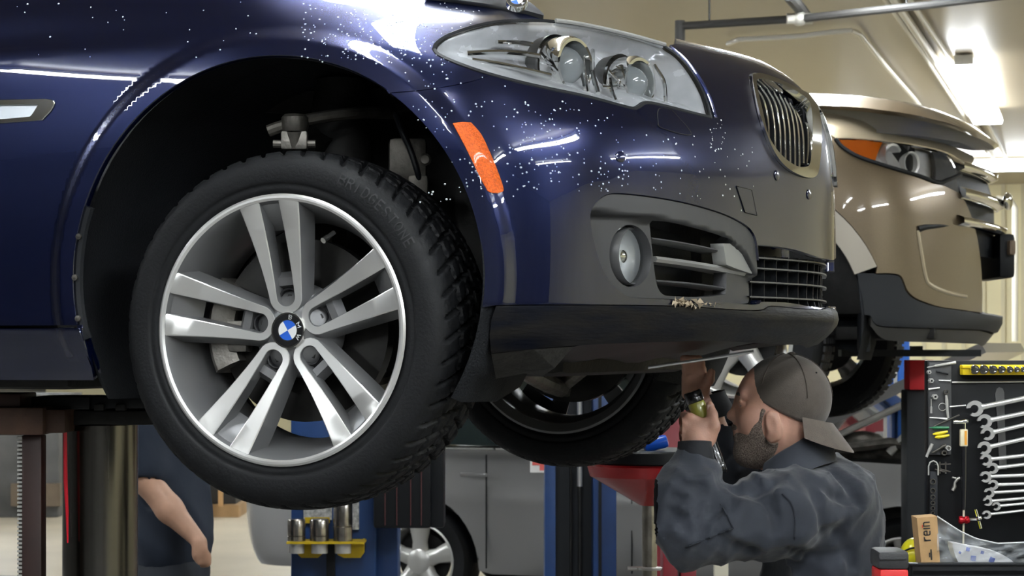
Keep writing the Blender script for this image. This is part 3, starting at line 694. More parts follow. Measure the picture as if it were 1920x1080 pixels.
# wheel well liner: barrel over the wheel and its inner wall
t = np.radians(np.linspace(-32, 212, 46)); prof = []
for a in t:
    for (yy, R) in ((.012, ARCH_R+.004), (.03, ARCH_R+.02), (.20, ARCH_R+.025), (.44, ARCH_R-.02), (.47, ARCH_R-.12), (.47, .02)):
        prof.append((CARC[0]+R*math.cos(a), yy, CAMZ+CARC[1]+R*math.sin(a)))
LF = [(i*6+j, i*6+j+1, i*6+7+j, i*6+6+j) for i in range(45) for j in range(5)]
wl = obj('wheel_well_liner', prof, LF, M_liner, car)
o = obj('wheel_well_liner', mirY(prof), [f[::-1] for f in LF], M_liner, car)
# textured liner piece behind the tyre and bolted edge flange
b = MB(); 
ps = [(150, 610, 0), (150, 540, 0), (157, 470, 0), (176, 380, 0)]
c_ = arch(196, 160, 14, ARCH_R-.004); lv = BM.pt(c_[:, 0], c_[:, 1], .012)
b.tube(lv, .010, 8); b.build('arch_flange', M_black, car)
for k in (2, 6, 10):
    bb = MB(); bb.lathe([(.006, -.012), (.006, -.016), (.0005, -.017)], lv[k], (0, 1, 0), 10); bb.build('flange_bolt', M_steel, car)
# front suspension and knuckle of the visible corner
def tubeP(name, pts, r, m, parent=car, n=10):
    b = MB(); b.tube(spline(np.array([P(*q) for q in pts]), 6), r, n); return b.build(name, m, parent)
tubeP('upper_control_arm', [(503, 246, 4.30), (525, 238, 4.30), (570, 226, 4.31), (630, 216, 4.33), (690, 211, 4.36), (740, 212, 4.40)], .012, M_steel)
q = P(553, 232, 4.30); b = MB(); b.lathe([(.024, -.016), (.027, -.006), (.026, .012), (.02, .018), (.0005, .02)], q, (0, 0, 1), 24); b.lathe([(.022, -.018), (.018, -.04), (.016, -.05)], q, (0, 0, 1), 24); b.build('ball_joint', M_steel, car)
q = P(551, 264, 4.30); b = MB(); b.box(q-CAX[0]*.013, (.022, .034, .036), CAX, bev=.005); b.box(q+CAX[0]*.014, (.026, .034, .036), CAX, bev=.005); b.tube([q-CAX[0]*.04+np.array([0, 0, -.006]), q+CAX[0]*.042+np.array([0, 0, -.006])], .008, 10); b.build('knuckle_clamp', M_alu, car)
tubeP('coil_spring', [(600, 272+8*i if 0 else 250+12*(i % 2)+8*i, 4.40+.02*(i % 2)) for i in range(2)], .03, M_dark)
b = MB(); b.lathe([(.055, -.12), (.06, -.06), (.06, .06), (.05, .12), (.0005, .13)], P(640, 262, 4.45), (0, 0, 1), 24); b.build('strut_housing', M_dark, car)
b = MB(); q = P(765, 300, 4.33); b.box(q, (.075, .03, .085), CAX, bev=.012); b.box(q+CAX[2]*-.05+CAX[0]*.02, (.04, .035, .04), CAX, bev=.008); b.build('sensor_bracket', M_steel, car)
b = MB(); b.lathe([(.012, -.012), (.012, 0), (.008, .003), (.0005, .003)], P(797, 299, 4.27), tuple(-FV)+(0,), 16); b.build('bracket_bolt', M_steel, car)
tubeP('brake_hose', [(742, 215, 4.34), (755, 250, 4.31), (768, 278, 4.31), (782, 320, 4.31), (790, 355, 4.33)], .006, M_black)

# ------------------------------------------------------------------ wheel
HUBZ = 1.5307; RIM = .254; TYR = .341
M_rub = mat('tyre_rubber', (.006, .0065, .0078), .62, noise=.35, nscale=40, bump=.25, bscale=160, spec=.28, rvar=.1)
M_face = mat('machined_rim_face', (.78, .77, .75), .33, .72, noise=.05, nscale=14, rvar=.04)
M_rimg = mat('rim_grey_paint', (.20, .20, .205), .36, .5, noise=.08, nscale=12, rvar=.04)
M_hole = mat('bolt_hole', (.01, .01, .012), .6)
def tyre_mesh():
    """lathed tyre with the tread cut into it; axis along y, outer face at y=0, inner at +.245"""
    # profile from outer bead across the tread to inner bead: (r, y)
    pr = [(.246, .012), (.254, .004), (.262, -.001), (.272, -.0005), (.276, -.004), (.288, -.0055), (.300, -.005), (.310, -.002), (.318, .003), (.3235, .009)]
    tread = [(.3275, .013), (.3305, .018), (.3330, .024), (.3345, .030)]+[(.3350+.006*math.sin(math.pi*i/30)**.6, .036+(.209-.036)*i/30) for i in range(31)]+[(.3345, .215), (.3330, .221), (.3305, .227), (.3275, .232)]
    prof = spline(np.array(pr), 3).tolist()+tread+spline(np.array([(r, .245-y) for r, y in pr[::-1]]), 3).tolist()
    prof = np.array(prof); n = 720; k = len(prof)
    th = np.arange(n)*2*math.pi/n; R = np.repeat(prof[:, 0][None], n, 0); Y = np.repeat(prof[:, 1][None], n, 0)
    yt = Y; TH = th[:, None]
    NB = 50; w = (yt-.1225)/.1                                  # -1..1 over the tread
    # slanted shoulder grooves + V shaped centre grooves + two zigzag circumferential grooves
    ph = (TH*NB/(2*math.pi)+.9*np.abs(w)**1.3*np.sign(np.abs(w)-.0)+np.where(w > 0, .5, 0)) % 1.0
    lat = np.clip(1-np.abs(ph-.5)/.13, 0, 1)
    shoulder = (yt > .012)*(yt < .233)
    zig = .012*np.abs(((TH*NB/(2*math.pi)) % 1)-.5)
    circ = np.zeros_like(R)
    for y0 in (.064, .105, .140, .181): circ = np.maximum(circ, np.clip(1-np.abs(yt-(y0+zig-.003))/.0045, 0, 1))
    sip = .0012*np.clip(1-np.abs(((TH*NB*6/(2*math.pi)+w*2) % 1)-.5)/.2, 0, 1)
    cut = np.clip(np.maximum(lat*1.8, circ*1.8), 0, 1)*.0095*shoulder
    edge = smooth01((yt-.009)/.012)*smooth01((.236-yt)/.012)
    R = R-(cut+sip*shoulder)*edge
    X = R*np.cos(TH); Z = R*np.sin(TH)
    V = np.stack([X, Y, Z], -1).reshape(-1, 3); F = []
    for i in range(n):
        a = i*k; b2 = ((i+1) % n)*k
        for j in range(k-1): F.append((a+j, b2+j, b2+j+1, a+j+1))
    return V, F
SP0 = 95.6
def wheel_mesh_parts():
    """(name, V, F, materials, face materials) for the rim, built round the origin, axis y, outer lip at y=0"""
    parts = []
    b = MB(); ax = (0, 1, 0)
    b.lathe([(.2475, .012), (RIM-.001, .002), (RIM, -.001), (RIM-.004, -.004), (RIM-.008, -.004), (RIM-.0125, -.001)], (0, 0, 0), ax, 128, 1)
    b.lathe([(RIM-.0125, -.001), (.236, .010), (.230, .03), (.222, .055), (.214, .085), (.207, .12), (.207, .17), (.222, .20), (.240, .225), (.250, .243), (.252, .248), (.246, .252), (.238, .246), (.226, .235)], (0, 0, 0), ax, 128, 0)
    b.lathe([(.226, .235), (.222, .21), (.21, .19)], (0, 0, 0), ax, 128, 0)
    parts.append(('rim', np.concatenate(b.V), b.F, [M_rimg, M_face], b.M, 30))
    return parts
def yface(r):  # concave spoke face
    t = np.clip(r/.245, 0, 1); return .040-.042*t**1.9
def spoke_geo(k):
    """one U shaped double spoke: machined face strip, painted flanks, recessed web"""
    a = math.radians(SP0-72*k); ex = np.array([math.cos(a), 0, math.sin(a)]); et = np.array([-math.sin(a), 0, math.cos(a)])
    def pt(r, w, y): return ex*r+et*w+np.array([0, y, 0])
    # strip runs from left arm tip round the U and out the right arm: (r, w) outer edge and inner edge
    st = []
    rs = np.linspace(.2435, .062, 16)
    def ow(r): t = (r-.062)/(.2435-.062); return .0335+.0295*t**1.15
    def iw(r): t = (r-.062)/(.2435-.062); return .0185+.0015*t
    for r in rs: st.append(((r, ow(r)), (r, iw(r))))
    for t in np.linspace(0, math.pi, 13)[1:-1]:
        st.append(((.062-.031*math.sin(t), .0335*math.cos(t)), (.062-.0165*math.sin(t), .0185*math.cos(t))))
    for r in rs[::-1]: st.append(((r, -ow(r)), (r, -iw(r))))
    V = []; F = []; M = []
    n = len(st)
    for (o_, i_) in st:
        ro = math.hypot(*o_); ri = math.hypot(*i_); yo = float(yface(ro)); yi = float(yface(ri))
        dep = .022+.02*min(1, ro/.2); sgn = 1 if o_[1] >= 0 else -1
        # outer flank foot, outer edge, inner edge, inner flank foot, back
        sp = .012
        on = np.array(o_)-np.array(i_); on = on/(np.linalg.norm(on)+1e-9)
        of_ = np.array(o_)+on*sp; if_ = np.array(i_)-on*.004
        V += [pt(of_[0], of_[1], yo+dep), pt(o_[0], o_[1], yo+.0015), pt(*(np.array(o_)*.94+np.array(i_)*.06), yo), pt(*(np.array(o_)*.06+np.array(i_)*.94), yi), pt(i_[0], i_[1], yi+.0015), pt(if_[0], if_[1], yi+dep*.8)]
    for i in range(n-1):
        for j in range(5):
            F.append((i*6+j, i*6+j+1, i*6+7+j, i*6+6+j)); M.append(1 if j in (1, 2, 3) else 0)
        F.append((i*6+5, i*6, i*6+6, i*6+11)); M.append(0)
    # web floor between the arms near the hub with the bolt pocket, and slanted foot at the rim end
    m0 = len(V); pr = [(.040, .068), (.062, .070), (.079, .068), (.085, .048), (.10, .046), (.112, .062)]
    for r, y in pr:
        for w in (-.0205, -.010, 0, .010, .0205): V.append(pt(r, w, y))
    for i in range(len(pr)-1):
        for j in range(4): F.append((m0+i*5+j, m0+i*5+j+1, m0+i*5+6+j, m0+i*5+5+j)); M.append(0)
    m0 = len(V)
    for r, y in ((.190, .055), (.212, .030), (.236, .009), (.244, .006)):
        for w in (-.022, 0, .022): V.append(pt(r, w, y))
    for i in range(3):
        for j in range(2): F.append((m0+i*3+j, m0+i*3+j+1, m0+i*3+4+j, m0+i*3+3+j)); M.append(0)
    return np.array(V), F, M
TV, TF_ = tyre_mesh()
M_emb = [mat('emblem_black', (.008, .008, .009), .25, coat=1), mat('emblem_white', (.85, .85, .85), .3, coat=1), mat('emblem_blue', (.02, .12, .62), .3, coat=1), M_chrome]
def ring_sector(r0, r1, a0, a1, y, n=12):
    t = np.radians(np.linspace(a0, a1, n)); V = [(r*math.cos(a), y, r*math.sin(a)) for a in t for r in (r0, r1)]
    return V, [(2*i, 2*i+1, 2*i+3, 2*i+2) for i in range(n-1)]
def glyph(ch):
    """stroke skeletons on a 0..1 box"""
    return {'B': [[(0, 0), (0, 1), (.6, 1), (.8, .85), (.8, .65), (.6, .52), (0, .52)], [(.6, .52), (.88, .36), (.88, .15), (.65, 0), (0, 0)]],
            'M': [[(0, 0), (0, 1), (.5, .3), (1, 1), (1, 0)]], 'W': [[(0, 1), (.22, 0), (.5, .8), (.78, 0), (1, 1)]]}[ch]
def stroke(b, pts, w, f, mi=0, h=.0006):
    """flat lettering stroke; f maps (a,b)->3D"""
    pts = np.asarray(pts, float)
    for i in range(len(pts)-1):
        a, c = pts[i], pts[i+1]; d = c-a; L = np.linalg.norm(d); d = d/L; n = np.array([-d[1], d[0]])*w/2; a = a-d*w*.35; c = c+d*w*.35
        b.add([f(*(a+n)), f(*(a-n)), f(*(c-n)), f(*(c+n))], [(0, 1, 2, 3)], mi)
def roundel(b, c, ax, ex, ey, R, rot):
    """round emblem: black ring with letters, quartered blue and white centre; ax points outwards"""
    c = np.asarray(c); ax = np.asarray(ax); ex = np.asarray(ex); ey = np.asarray(ey)
    def f(r, a, h): return c+ex*r*math.cos(a)+ey*r*math.sin(a)+ax*h
    def sector(r0, r1, a0, a1, h, mi, n=10):
        t = np.linspace(a0, a1, n); V = [f(r, a, h) for a in t for r in (r0, r1)]
        b.add(V, [(2*i, 2*i+1, 2*i+3, 2*i+2) for i in range(n-1)], mi)
    sector(R*.92, R, 0, 2*math.pi, .0024, 3, 48); sector(R*.60, R*.92, 0, 2*math.pi, .002, 0, 48)
    b.lathe([(R, .0024), (R*1.02, 0), (R*1.02, -.01)], c, ax, 48, 3)
    for k in range(4): sector(.0001, R*.565, rot+k*math.pi/2, rot+(k+1)*math.pi/2, .0022, 2 if k % 2 == 0 else 1, 12)
    sector(R*.565, R*.61, 0, 2*math.pi, .0024, 3, 48)
    for ch, da in (('B', .92), ('M', 0.0), ('W', -.92)):
        am = rot-.12+da
        w_ = .20*R if ch == 'B' else .26*R
        for pl in glyph(ch):
            stroke(b, pl, .16, lambda p, q: f(R*.645+R*.22*q, am-(p-.5)*w_/(R*.75)*1.0, .0027), 1)
def make_wheel(loc, flip, label):
    """wheel under the car: rim is the part; tyre, spokes, bolts and cap are its pieces"""
    def xf(V):
        V = np.array(V, float).reshape(-1, 3).copy()
        if flip: V[:, 1] *= -1
        return V+np.array(loc)
    def put(name, V, F, m, M=None, par=None, ang=35):
        if flip: F = [f[::-1] for f in F]
        return obj(name, xf(V), F, m, par, fm=M, angle=ang)
    rim = None
    for (nm, V, F, m, M, ang) in wheel_mesh_parts():
        rim = put('wheel', V, F, m, M, car, ang)
    put('tyre', TV, TF_, M_rub, None, rim, 45)
    for k in range(5):
        V, F, M = spoke_geo(k); put('spoke', V, F, [M_rimg, M_face], M, rim, 32)
        a = math.radians(SP0-72*k)
        b = MB(); c = np.array([math.cos(a)*.0605, .0505, math.sin(a)*.0605])
        b.lathe([(.0195, -.002), (.0168, -.001), (.0160, .016), (.0005, .016)], c, (0, 1, 0), 24); put('bolt_hole', np.concatenate(b.V), b.F, M_hole, None, rim)
        b = MB(); b.lathe([(.0005, .003), (.007, .003), (.0085, .005), (.0085, .016)], c, (0, 1, 0), 6); put('wheel_bolt', np.concatenate(b.V), b.F, mat('dark_bolt', (.05, .048, .045), .4, .6), None, rim, 30)
        a2 = a+math.radians(36); c = np.array([math.cos(a2)*.056, .0485, math.sin(a2)*.056])
        b = MB(); b.lathe([(.0048, -.001), (.0042, .01), (.0005, .01)], c, (0, 1, 0), 14); put('hub_hole', np.concatenate(b.V), b.F, M_hole, None, rim)
    b = MB(); b.lathe([(.0005, .041), (.034, .041), (.042, .0415), (.052, .046), (.064, .053), (.075, .060), (.085, .070), (.09, .095)], (0, 0, 0), (0, 1, 0), 60); put('hub', np.concatenate(b.V), b.F, M_rimg, None, rim)
    b = MB(); ra = math.radians(30); roundel(b, (0, .0345, 0), (0, -1, 0), (1, 0, 0), (0, 0, 1), .0335, ra); put('centre_cap', np.concatenate(b.V), b.F, M_emb, b.M, rim)
    va = math.radians(62); c = np.array([math.cos(va)*.205, .03, math.sin(va)*.205]); dv = np.array([-math.cos(va)*.5, -.8, -math.sin(va)*.5]); dv /= np.linalg.norm(dv)
    b = MB(); b.tube([c, c+dv*.02], .0045, 10); b.tube([c+dv*.02, c+dv*.034], .0058, 10); put('valve', np.concatenate(b.V), b.F, M_chrome, None, rim)
    # brake disc, hat, caliper
    b = MB(); b.lathe([(.0005, .075), (.07, .075), (.075, .08), (.08, .105), (.174, .105), (.174, .135), (.08, .135)], (0, 0, 0), (0, 1, 0), 64); put('brake_disc', np.concatenate(b.V), b.F, mat('brake_disc', (.05, .048, .046), .35, .8, noise=.4, nscale=20), None, rim)
    b = MB()
    t = np.radians(np.linspace(148, 205, 12))
    V = []; F = []
    for a in t:
        for (r, y) in ((.135, .075), (.150, .066), (.180, .066), (.192, .08), (.192, .15), (.135, .15)): V.append((r*math.cos(a), y, r*math.sin(a)))
    for i in range(11):
        for j in range(6): F.append((i*6+j, i*6+(j+1) % 6, i*6+6+(j+1) % 6, i*6+6+j))
    F += [(0, 1, 2, 3, 4, 5), (71, 70, 69, 68, 67, 66)]
    b.add(V, F)
    for aa in (158, 176, 194):
        a = math.radians(aa); b.box((.128*math.cos(a), .082, .128*math.sin(a)), (.04, .03, .02), bev=.005)
    put('brake_caliper', np.concatenate(b.V), b.F, M_alu, b.M, rim)
    return rim
near_wheel = make_wheel((0, 0.0, HUBZ), False, '')
# worn raised lettering on the sidewall of the near tyre
GL = {'B': glyph('B'), 'R': [[(0, 0), (0, 1), (.6, 1), (.8, .85), (.8, .65), (.6, .5), (0, .5)], [(.45, .5), (.85, 0)]], 'I': [[(.3, 0), (.3, 1)]], 'D': [[(0, 0), (0, 1), (.5, 1), (.8, .7), (.8, .3), (.5, 0), (0, 0)]],
      'G': [[(.8, .85), (.55, 1), (.25, 1), (0, .7), (0, .3), (.25, 0), (.6, 0), (.8, .2), (.8, .45), (.5, .45)]], 'E': [[(.75, 1), (0, 1), (0, 0), (.75, 0)], [(0, .5), (.6, .5)]], 'S': [[(.75, .85), (.5, 1), (.2, 1), (0, .8), (.1, .58), (.65, .42), (.75, .2), (.55, 0), (.2, 0), (0, .15)]],
      'T': [[(0, 1), (.8, 1)], [(.4, 1), (.4, 0)]], 'O': [[(.25, 0), (0, .3), (0, .7), (.25, 1), (.55, 1), (.8, .7), (.8, .3), (.55, 0), (.25, 0)]], 'N': [[(0, 0), (0, 1), (.75, 0), (.75, 1)]]}
b = MB(); aa = math.radians(66)
for ch in 'BRIDGESTONE':
    for pl in GL[ch]:
        def fm_(p, q, aa=aa):
            r = .297+.018*q; a = aa-p*.014/.305; return np.array([r*math.cos(a), -.0066+.0022*max(0, (r-.305)/.01), HUBZ+r*math.sin(a)])
        stroke(b, pl, .17, fm_)
    aa -= .018/.305
b.build('sidewall_lettering', mat('worn_lettering', (.016, .0165, .018), .6), near_wheel, smooth=False)
make_wheel((0, 2*BC, HUBZ), True, '')
# raised tyre lettering is too worn to read; suspension of the far corner
def tubeW(name, pts, r, m, n=10):
    b = MB(); b.tube(spline(np.array(pts, float), 6), r, n); return b.build(name, m, car)
for sgn in (1, -1):
    y = lambda v: BC+sgn*v
    tubeW('lower_control_arm', [(-.06, y(.30), HUBZ-.02), (.0, y(.48), HUBZ-.10), (.02, y(.64), HUBZ-.135)], .024, M_alu)
    tubeW('tension_strut', [(.26, y(.34), HUBZ-.0), (.14, y(.5), HUBZ-.07), (.03, y(.65), HUBZ-.12)], .02, M_alu)
    tubeW('tie_rod', [(.14, y(.30), HUBZ+.03), (.12, y(.64), HUBZ-.03)], .011, M_steel)
    tubeW('drive_knuckle', [(.0, y(.66), HUBZ-.15), (.01, y(.68), HUBZ-.05), (.0, y(.70), HUBZ+.1), (-.02, y(.66), HUBZ+.28)], .035, M_steel)
b = MB(); b.box((.0, BC, HUBZ+.03), (.42, .62, .10), bev=.03); b.box((.2, BC, HUBZ-.01), (.10, .8, .06), bev=.02); b.build('subframe', M_dark, car)
# rain droplets on the upper body
def droplets():
    zones = [((560, 900), (2, 120), 150), ((640, 800), (20, 120), 110), ((760, 960), (20, 170), 70), ((760, 1060), (185, 380), 150), ((960, 1180), (190, 360), 90), ((1150, 1420), (250, 400), 70), ((1330, 1360), (225, 290), 25), ((20, 600), (0, 110), 28), ((1120, 1180), (290, 370), 25)]
    V = []; F = []; n = 0; me_ = []
    bm = bmesh.new(); bmesh.ops.create_icosphere(bm, subdivisions=1, radius=1); bv = np.array([tuple(v.co) for v in bm.verts]); bf = [[v.index for v in f.verts] for f in bm.faces]; bm.free()
    for (xr, yr, cnt) in zones:
        pts = np.stack([RNG.uniform(*xr, cnt), RNG.uniform(*yr, cnt)], 1)
        pts = pts[~inpoly(pts, np.array([(812, 93), (850, 60), (940, 38), (1018, 33), (1100, 48), (1334, 215), (1334, 228), (1190, 206), (920, 145), (850, 122)]))]
        pts = pts[~inpoly(pts, np.array([(150, 400), (250, 200), (400, 130), (520, 105), (650, 130), (760, 200), (860, 330), (700, 420)]))]
        pts = pts[~((pts[:, 0] > 820) & (pts[:, 1] < (pts[:, 0]-820)*.19+3))]
        pts = pts[~inpoly(pts, np.array([(1100, 360), (1250, 360), (1430, 420), (1430, 580), (1100, 580)]))]
        if not len(pts): continue
        c = inv(pts); p = BM.pt(c[:, 0], c[:, 1]); nn = BM.nrm(c[:, 0], c[:, 1])
        for a, nrm in zip(p, nn):
            r = RNG.uniform(.0009, .0022); s_ = RNG.uniform(.8, 1.3); q = bv*r*np.array([s_, 1, 1])
            q = q-np.outer((q@nrm)*.45, nrm); V.append(q+a); F += [tuple(i+n for i in f) for f in bf]; n += len(bv)
    o = obj('water_droplets', np.concatenate(V), F, mat('water', (.75, .8, .85), .03, .2, coat=1, spec=1.0), car, label='scattered rain droplets on the paint'); o['kind'] = 'stuff'
droplets()

# ------------------------------------------------------------------ helpers for things standing square to the camera
def kp(d): return d/FPX                                    # metres per pixel at depth d
def boxpx(b, x0, x1, y0, y1, d, dep, mi=0, bev=0.0):
    c = P((x0+x1)/2, (y0+y1)/2, d)+CAX[1]*dep/2
    return b.box(c, (abs(x1-x0)*kp(d), dep, abs(y1-y0)*kp(d)), CAX, mi, bev)
def rodpx(b, pts, rpx, d, n=10, mi=0):
    return b.tube([P(x, y, d) for x, y in pts], rpx*kp(d) if np.isscalar(rpx) else np.array(rpx)*kp(d), n, mi=mi)
def polypx(b, poly, d, dep, mi=0, side=None):
    o = P(960, HORIZ, d); pl = [((x-960)*kp(d), (HORIZ-y)*kp(d)) for x, y in poly]
    return b.prism(pl, o, (CAX[0], CAX[2], CAX[1]), dep, mi, side)
def froot(name, label, cat, px, d, z=0.0, group=None):
    p = P(px, 650, d); return thing(name, label, cat, (p[0], p[1], z), YAW, group)
M_blue = mat('lift_blue_paint', (.014, .055, .19), .4, noise=.25, nscale=6, coat=.3)
M_blueb = mat('bright_blue_paint', (.02, .12, .48), .4)
M_yel = mat('yellow_paint', (.72, .50, .015), .45, noise=.2, nscale=20)
M_red = mat('red_paint', (.50, .012, .018), .35, noise=.2, nscale=8, coat=.4)
M_redd = mat('dark_red_paint', (.24, .02, .03), .45, noise=.25, nscale=6)
M_rust = mat('rust_brown_steel', (.105, .052, .032), .6, .2, noise=.45, nscale=9, bump=.3, bscale=60)
M_rustd = mat('dark_rust_steel', (.035, .011, .008), .45, .1, noise=.4, nscale=7)
M_piston = mat('polished_piston', (.20, .19, .175), .22, 1.0, noise=.35, nscale=26, stretch=(1, 1, .02), rvar=.08)
M_white = mat('white_paint', (.8, .8, .78), .5)
M_bolt = mat('zinc', (.62, .61, .58), .32, .5)
M_labw = mat('paper_label', (.7, .7, .68), .6, noise=.6, nscale=70)

# ------------------------------------------------------------------ in-ground lift under the blue car
lift = froot('vehicle_lift', 'polished steel lift piston carrying the blue car on a brown crossbeam', 'lift', 188, 4.8)
b = MB(); c = P(188, 650, 4.8); c[2] = 0; R_ = 70*kp(4.8)
b.lathe([(R_, 0), (R_, CAMZ+(650-796)*kp(4.8))], c, (0, 0, 1), 64); b.build('piston', M_piston, lift)
b = MB(); b.lathe([(R_+.07, 0), (R_+.07, .03), (R_+.02, .05), (R_, .05)], c, (0, 0, 1), 48); b.build('floor_collar', M_rust, lift)
b = MB(); boxpx(b, 118, 290, 770, 797, 4.72, .22, bev=.006); b.build('crossbeam', M_dark, lift)
b = MB(); rodpx(b, [(122, 809), (123, 900), (126, 960), (127, 1018)], [4, 4, 3.2, 1.5], 4.712, 8); b.build('red_reflection_strip', mat('reflection_red', (.95, .012, .04), .3, coat=.5), lift, label='red reflection along the piston, built as a bright strip')  # red reflection on the polished piston, built as a strip of its own
b = MB(); boxpx(b, -160, 81, 764, 816, 4.60, .20, bev=.006); boxpx(b, 81, 122, 768, 812, 4.63, .16, bev=.004); b.build('support_arm', M_rust, lift)
b = MB(); boxpx(b, -160, 38, 738, 764, 4.62, .16, bev=.004); b.build('lift_pad', M_rustd, lift)
b = MB(); boxpx(b, 58, 168, 744, 768, 4.70, .2, bev=.004); boxpx(b, 168, 275, 744, 766, 4.72, .2, bev=.004); b.build('adapter_block', M_black, lift)
for x in (185, 225):
    b = MB(); boxpx(b, x-9, x+9, 758, 770, 4.70, .03, bev=.002); b.build('adapter_tooth', M_dark, lift)
leg = froot('locking_leg', 'dark rust-red safety leg with ridged metal rack beside the piston', 'lift leg', 62, 4.66)
b = MB(); x0, x1 = 46, 83; c0 = P(64, 733, 4.66); b.box((c0[0], c0[1], (CAMZ-.185)/2), (37*kp(4.66), .05, CAMZ-.185), CAX, bev=.004); b.build('leg_post', M_rustd, leg)
b = MB(); c1 = P(41, 700, 4.66); b.box((c1[0], c1[1], .66), (6*kp(4.66), .03, 1.28), CAX); b.build('rack_bar', M_steel, leg)
for i in range(60):
    z = CAMZ-.19-i*.0085
    t = MB(); p = P(41, 700, 4.655); t.box((p[0], p[1], z), (11*kp(4.66), .034, .0042), CAX); t.build('rack_tooth', M_bolt, leg)

# ------------------------------------------------------------------ blue two-post lift column with adapters, behind the wheel
col1 = froot('lift_column', 'dark blue lift column with yellow bracket and black box, below the blue wheel', 'lift column', 622, 8.0)
H1 = 1.42
def zbox(b, x0, x1, d, dep, z0, z1, mi=0, bev=0.0):
    p = P((x0+x1)/2, 650, d)+CAX[1]*dep/2; return b.box((p[0], p[1], (z0+z1)/2), (abs(x1-x0)*kp(d), dep, z1-z0), CAX, mi, bev)
b = MB(); zbox(b, 545, 704, 8.0, .26, 0, H1, bev=.012); zbox(b, 696, 746, 8.06, .2, 0, H1-.02, bev=.01); b.build('column_post', M_blue, col1)
b = MB(); zbox(b, 530, 760, 7.95, .4, 0, .025); b.build('base_plate', M_blue, col1)
b = MB(); boxpx(b, 700, 808, 700, 991, 7.84, .16, bev=.012); boxpx(b, 806, 833, 700, 990, 7.86, .14, bev=.01); b.build('motor_cover', M_black, col1)
for x in (722, 744, 770, 790):
    t = MB(); boxpx(t, x-1, x+1, 830, 985, 7.835, .006); t.build('cover_rib', mat('rib_red', (.07, .02, .02), .5), col1)
b = MB(); boxpx(b, 569, 622, 905, 975, 7.985, .012); b.build('warning_label', M_labw, col1)
b = MB(); boxpx(b, 571, 618, 970, 981, 7.982, .012); b.build('yellow_label', M_yel, col1)
b = MB(); boxpx(b, 660, 673, 925, 993, 7.985, .012); b.build('instruction_label', M_labw, col1)
b = MB(); boxpx(b, 612, 628, 1020, 1100, 7.97, .02); b.build('column_slot', M_black, col1)
b = MB(); polypx(b, [(557, 1020), (603, 1020), (603, 1040), (596, 1046), (565, 1046), (557, 1038)], 7.96, .02); polypx(b, [(640, 1024), (655, 1020), (683, 1010), (683, 1036), (676, 1046), (645, 1046), (632, 1040)], 7.96, .02)
boxpx(b, 537, 683, 1016, 1020, 7.86, .12); b.build('adapter_bracket', M_yel, col1)
for (x0, x1, y0, y1) in ((539, 573, 973, 1037), (581, 617, 973, 1037), (625, 661, 938, 1037)):
    lab = 'tall chrome lift adapter, rightmost in the yellow bracket' if x0 == 625 else ('leftmost short steel lift adapter in the yellow bracket' if x0 == 539 else 'middle short steel lift adapter in the yellow bracket')
    cx = (x0+x1)/2; d = 7.90; r = (x1-x0)/2*kp(d); p = P(cx, y1, d); h = (y1-y0)*kp(d)
    root = thing('lift_adapter', lab, 'lift adapter', tuple(p), YAW, 'adapters in the yellow bracket')
    b = MB(); b.lathe([(.0005, 0), (r*.86, 0), (r*.86, .03), (r*.9, .034)], p, (0, 0, 1), 28); b.build('pin', M_bolt, root)
    b = MB(); b.lathe([(r*.9, .034), (r, .036), (r, h*.5), (r*.96, h*.51), (r, h*.52), (r, h-.006), (r*.9, h), (.0005, h)], p, (0, 0, 1), 28); b.build('sleeve', mat('worn_chrome', (.42, .39, .35), .25, .95, noise=.4, nscale=40), root)
# ------------------------------------------------------------------ second blue column, right of it
col2 = froot('lift_column', 'blue lift column with dark open channel, left of the red funnel', 'lift column', 1088, 9.3)
b = MB(); zbox(b, 1021, 1042, 9.3, .28, 0, 1.56, bev=.008); zbox(b, 1112, 1156, 9.3, .28, 0, 1.56, bev=.008); b.build('column_post', M_blue, col2)
b = MB(); zbox(b, 1040, 1114, 9.5, .08, 0, 1.56); b.build('channel_back', mat('channel_black', (.006, .008, .012), .6), col2)
b = MB(); rodpx(b, [(1087, 690), (1087, 912)], 5, 9.4); b.build('steel_rod', M_bolt, col2)
b = MB(); rodpx(b, [(1087, 912), (1087, 1090)], 4, 9.4); rodpx(b, [(1070, 870), (1070, 1090)], 2.5, 9.4); b.build('lift_cable', M_dark, col2)
b = MB(); zbox(b, 1122, 1128, 9.29, .02, 0, 1.5); b.build('column_seam', M_black, col2)
b = MB(); boxpx(b, 994, 1020, 862, 886, 9.28, .02); s_ = b.build('column_sign', [M_white], col2)
b = MB(); boxpx(b, 998, 1020, 862, 872, 9.275, .006); boxpx(b, 1012, 1020, 866, 882, 9.274, .006); b.build('sign_print', mat('faded_red_print', (.7, .12, .1), .6), s_)
b = MB(); zbox(b, 1005, 1170, 9.25, .45, 0, .025); b.build('base_plate', M_blue, col2)
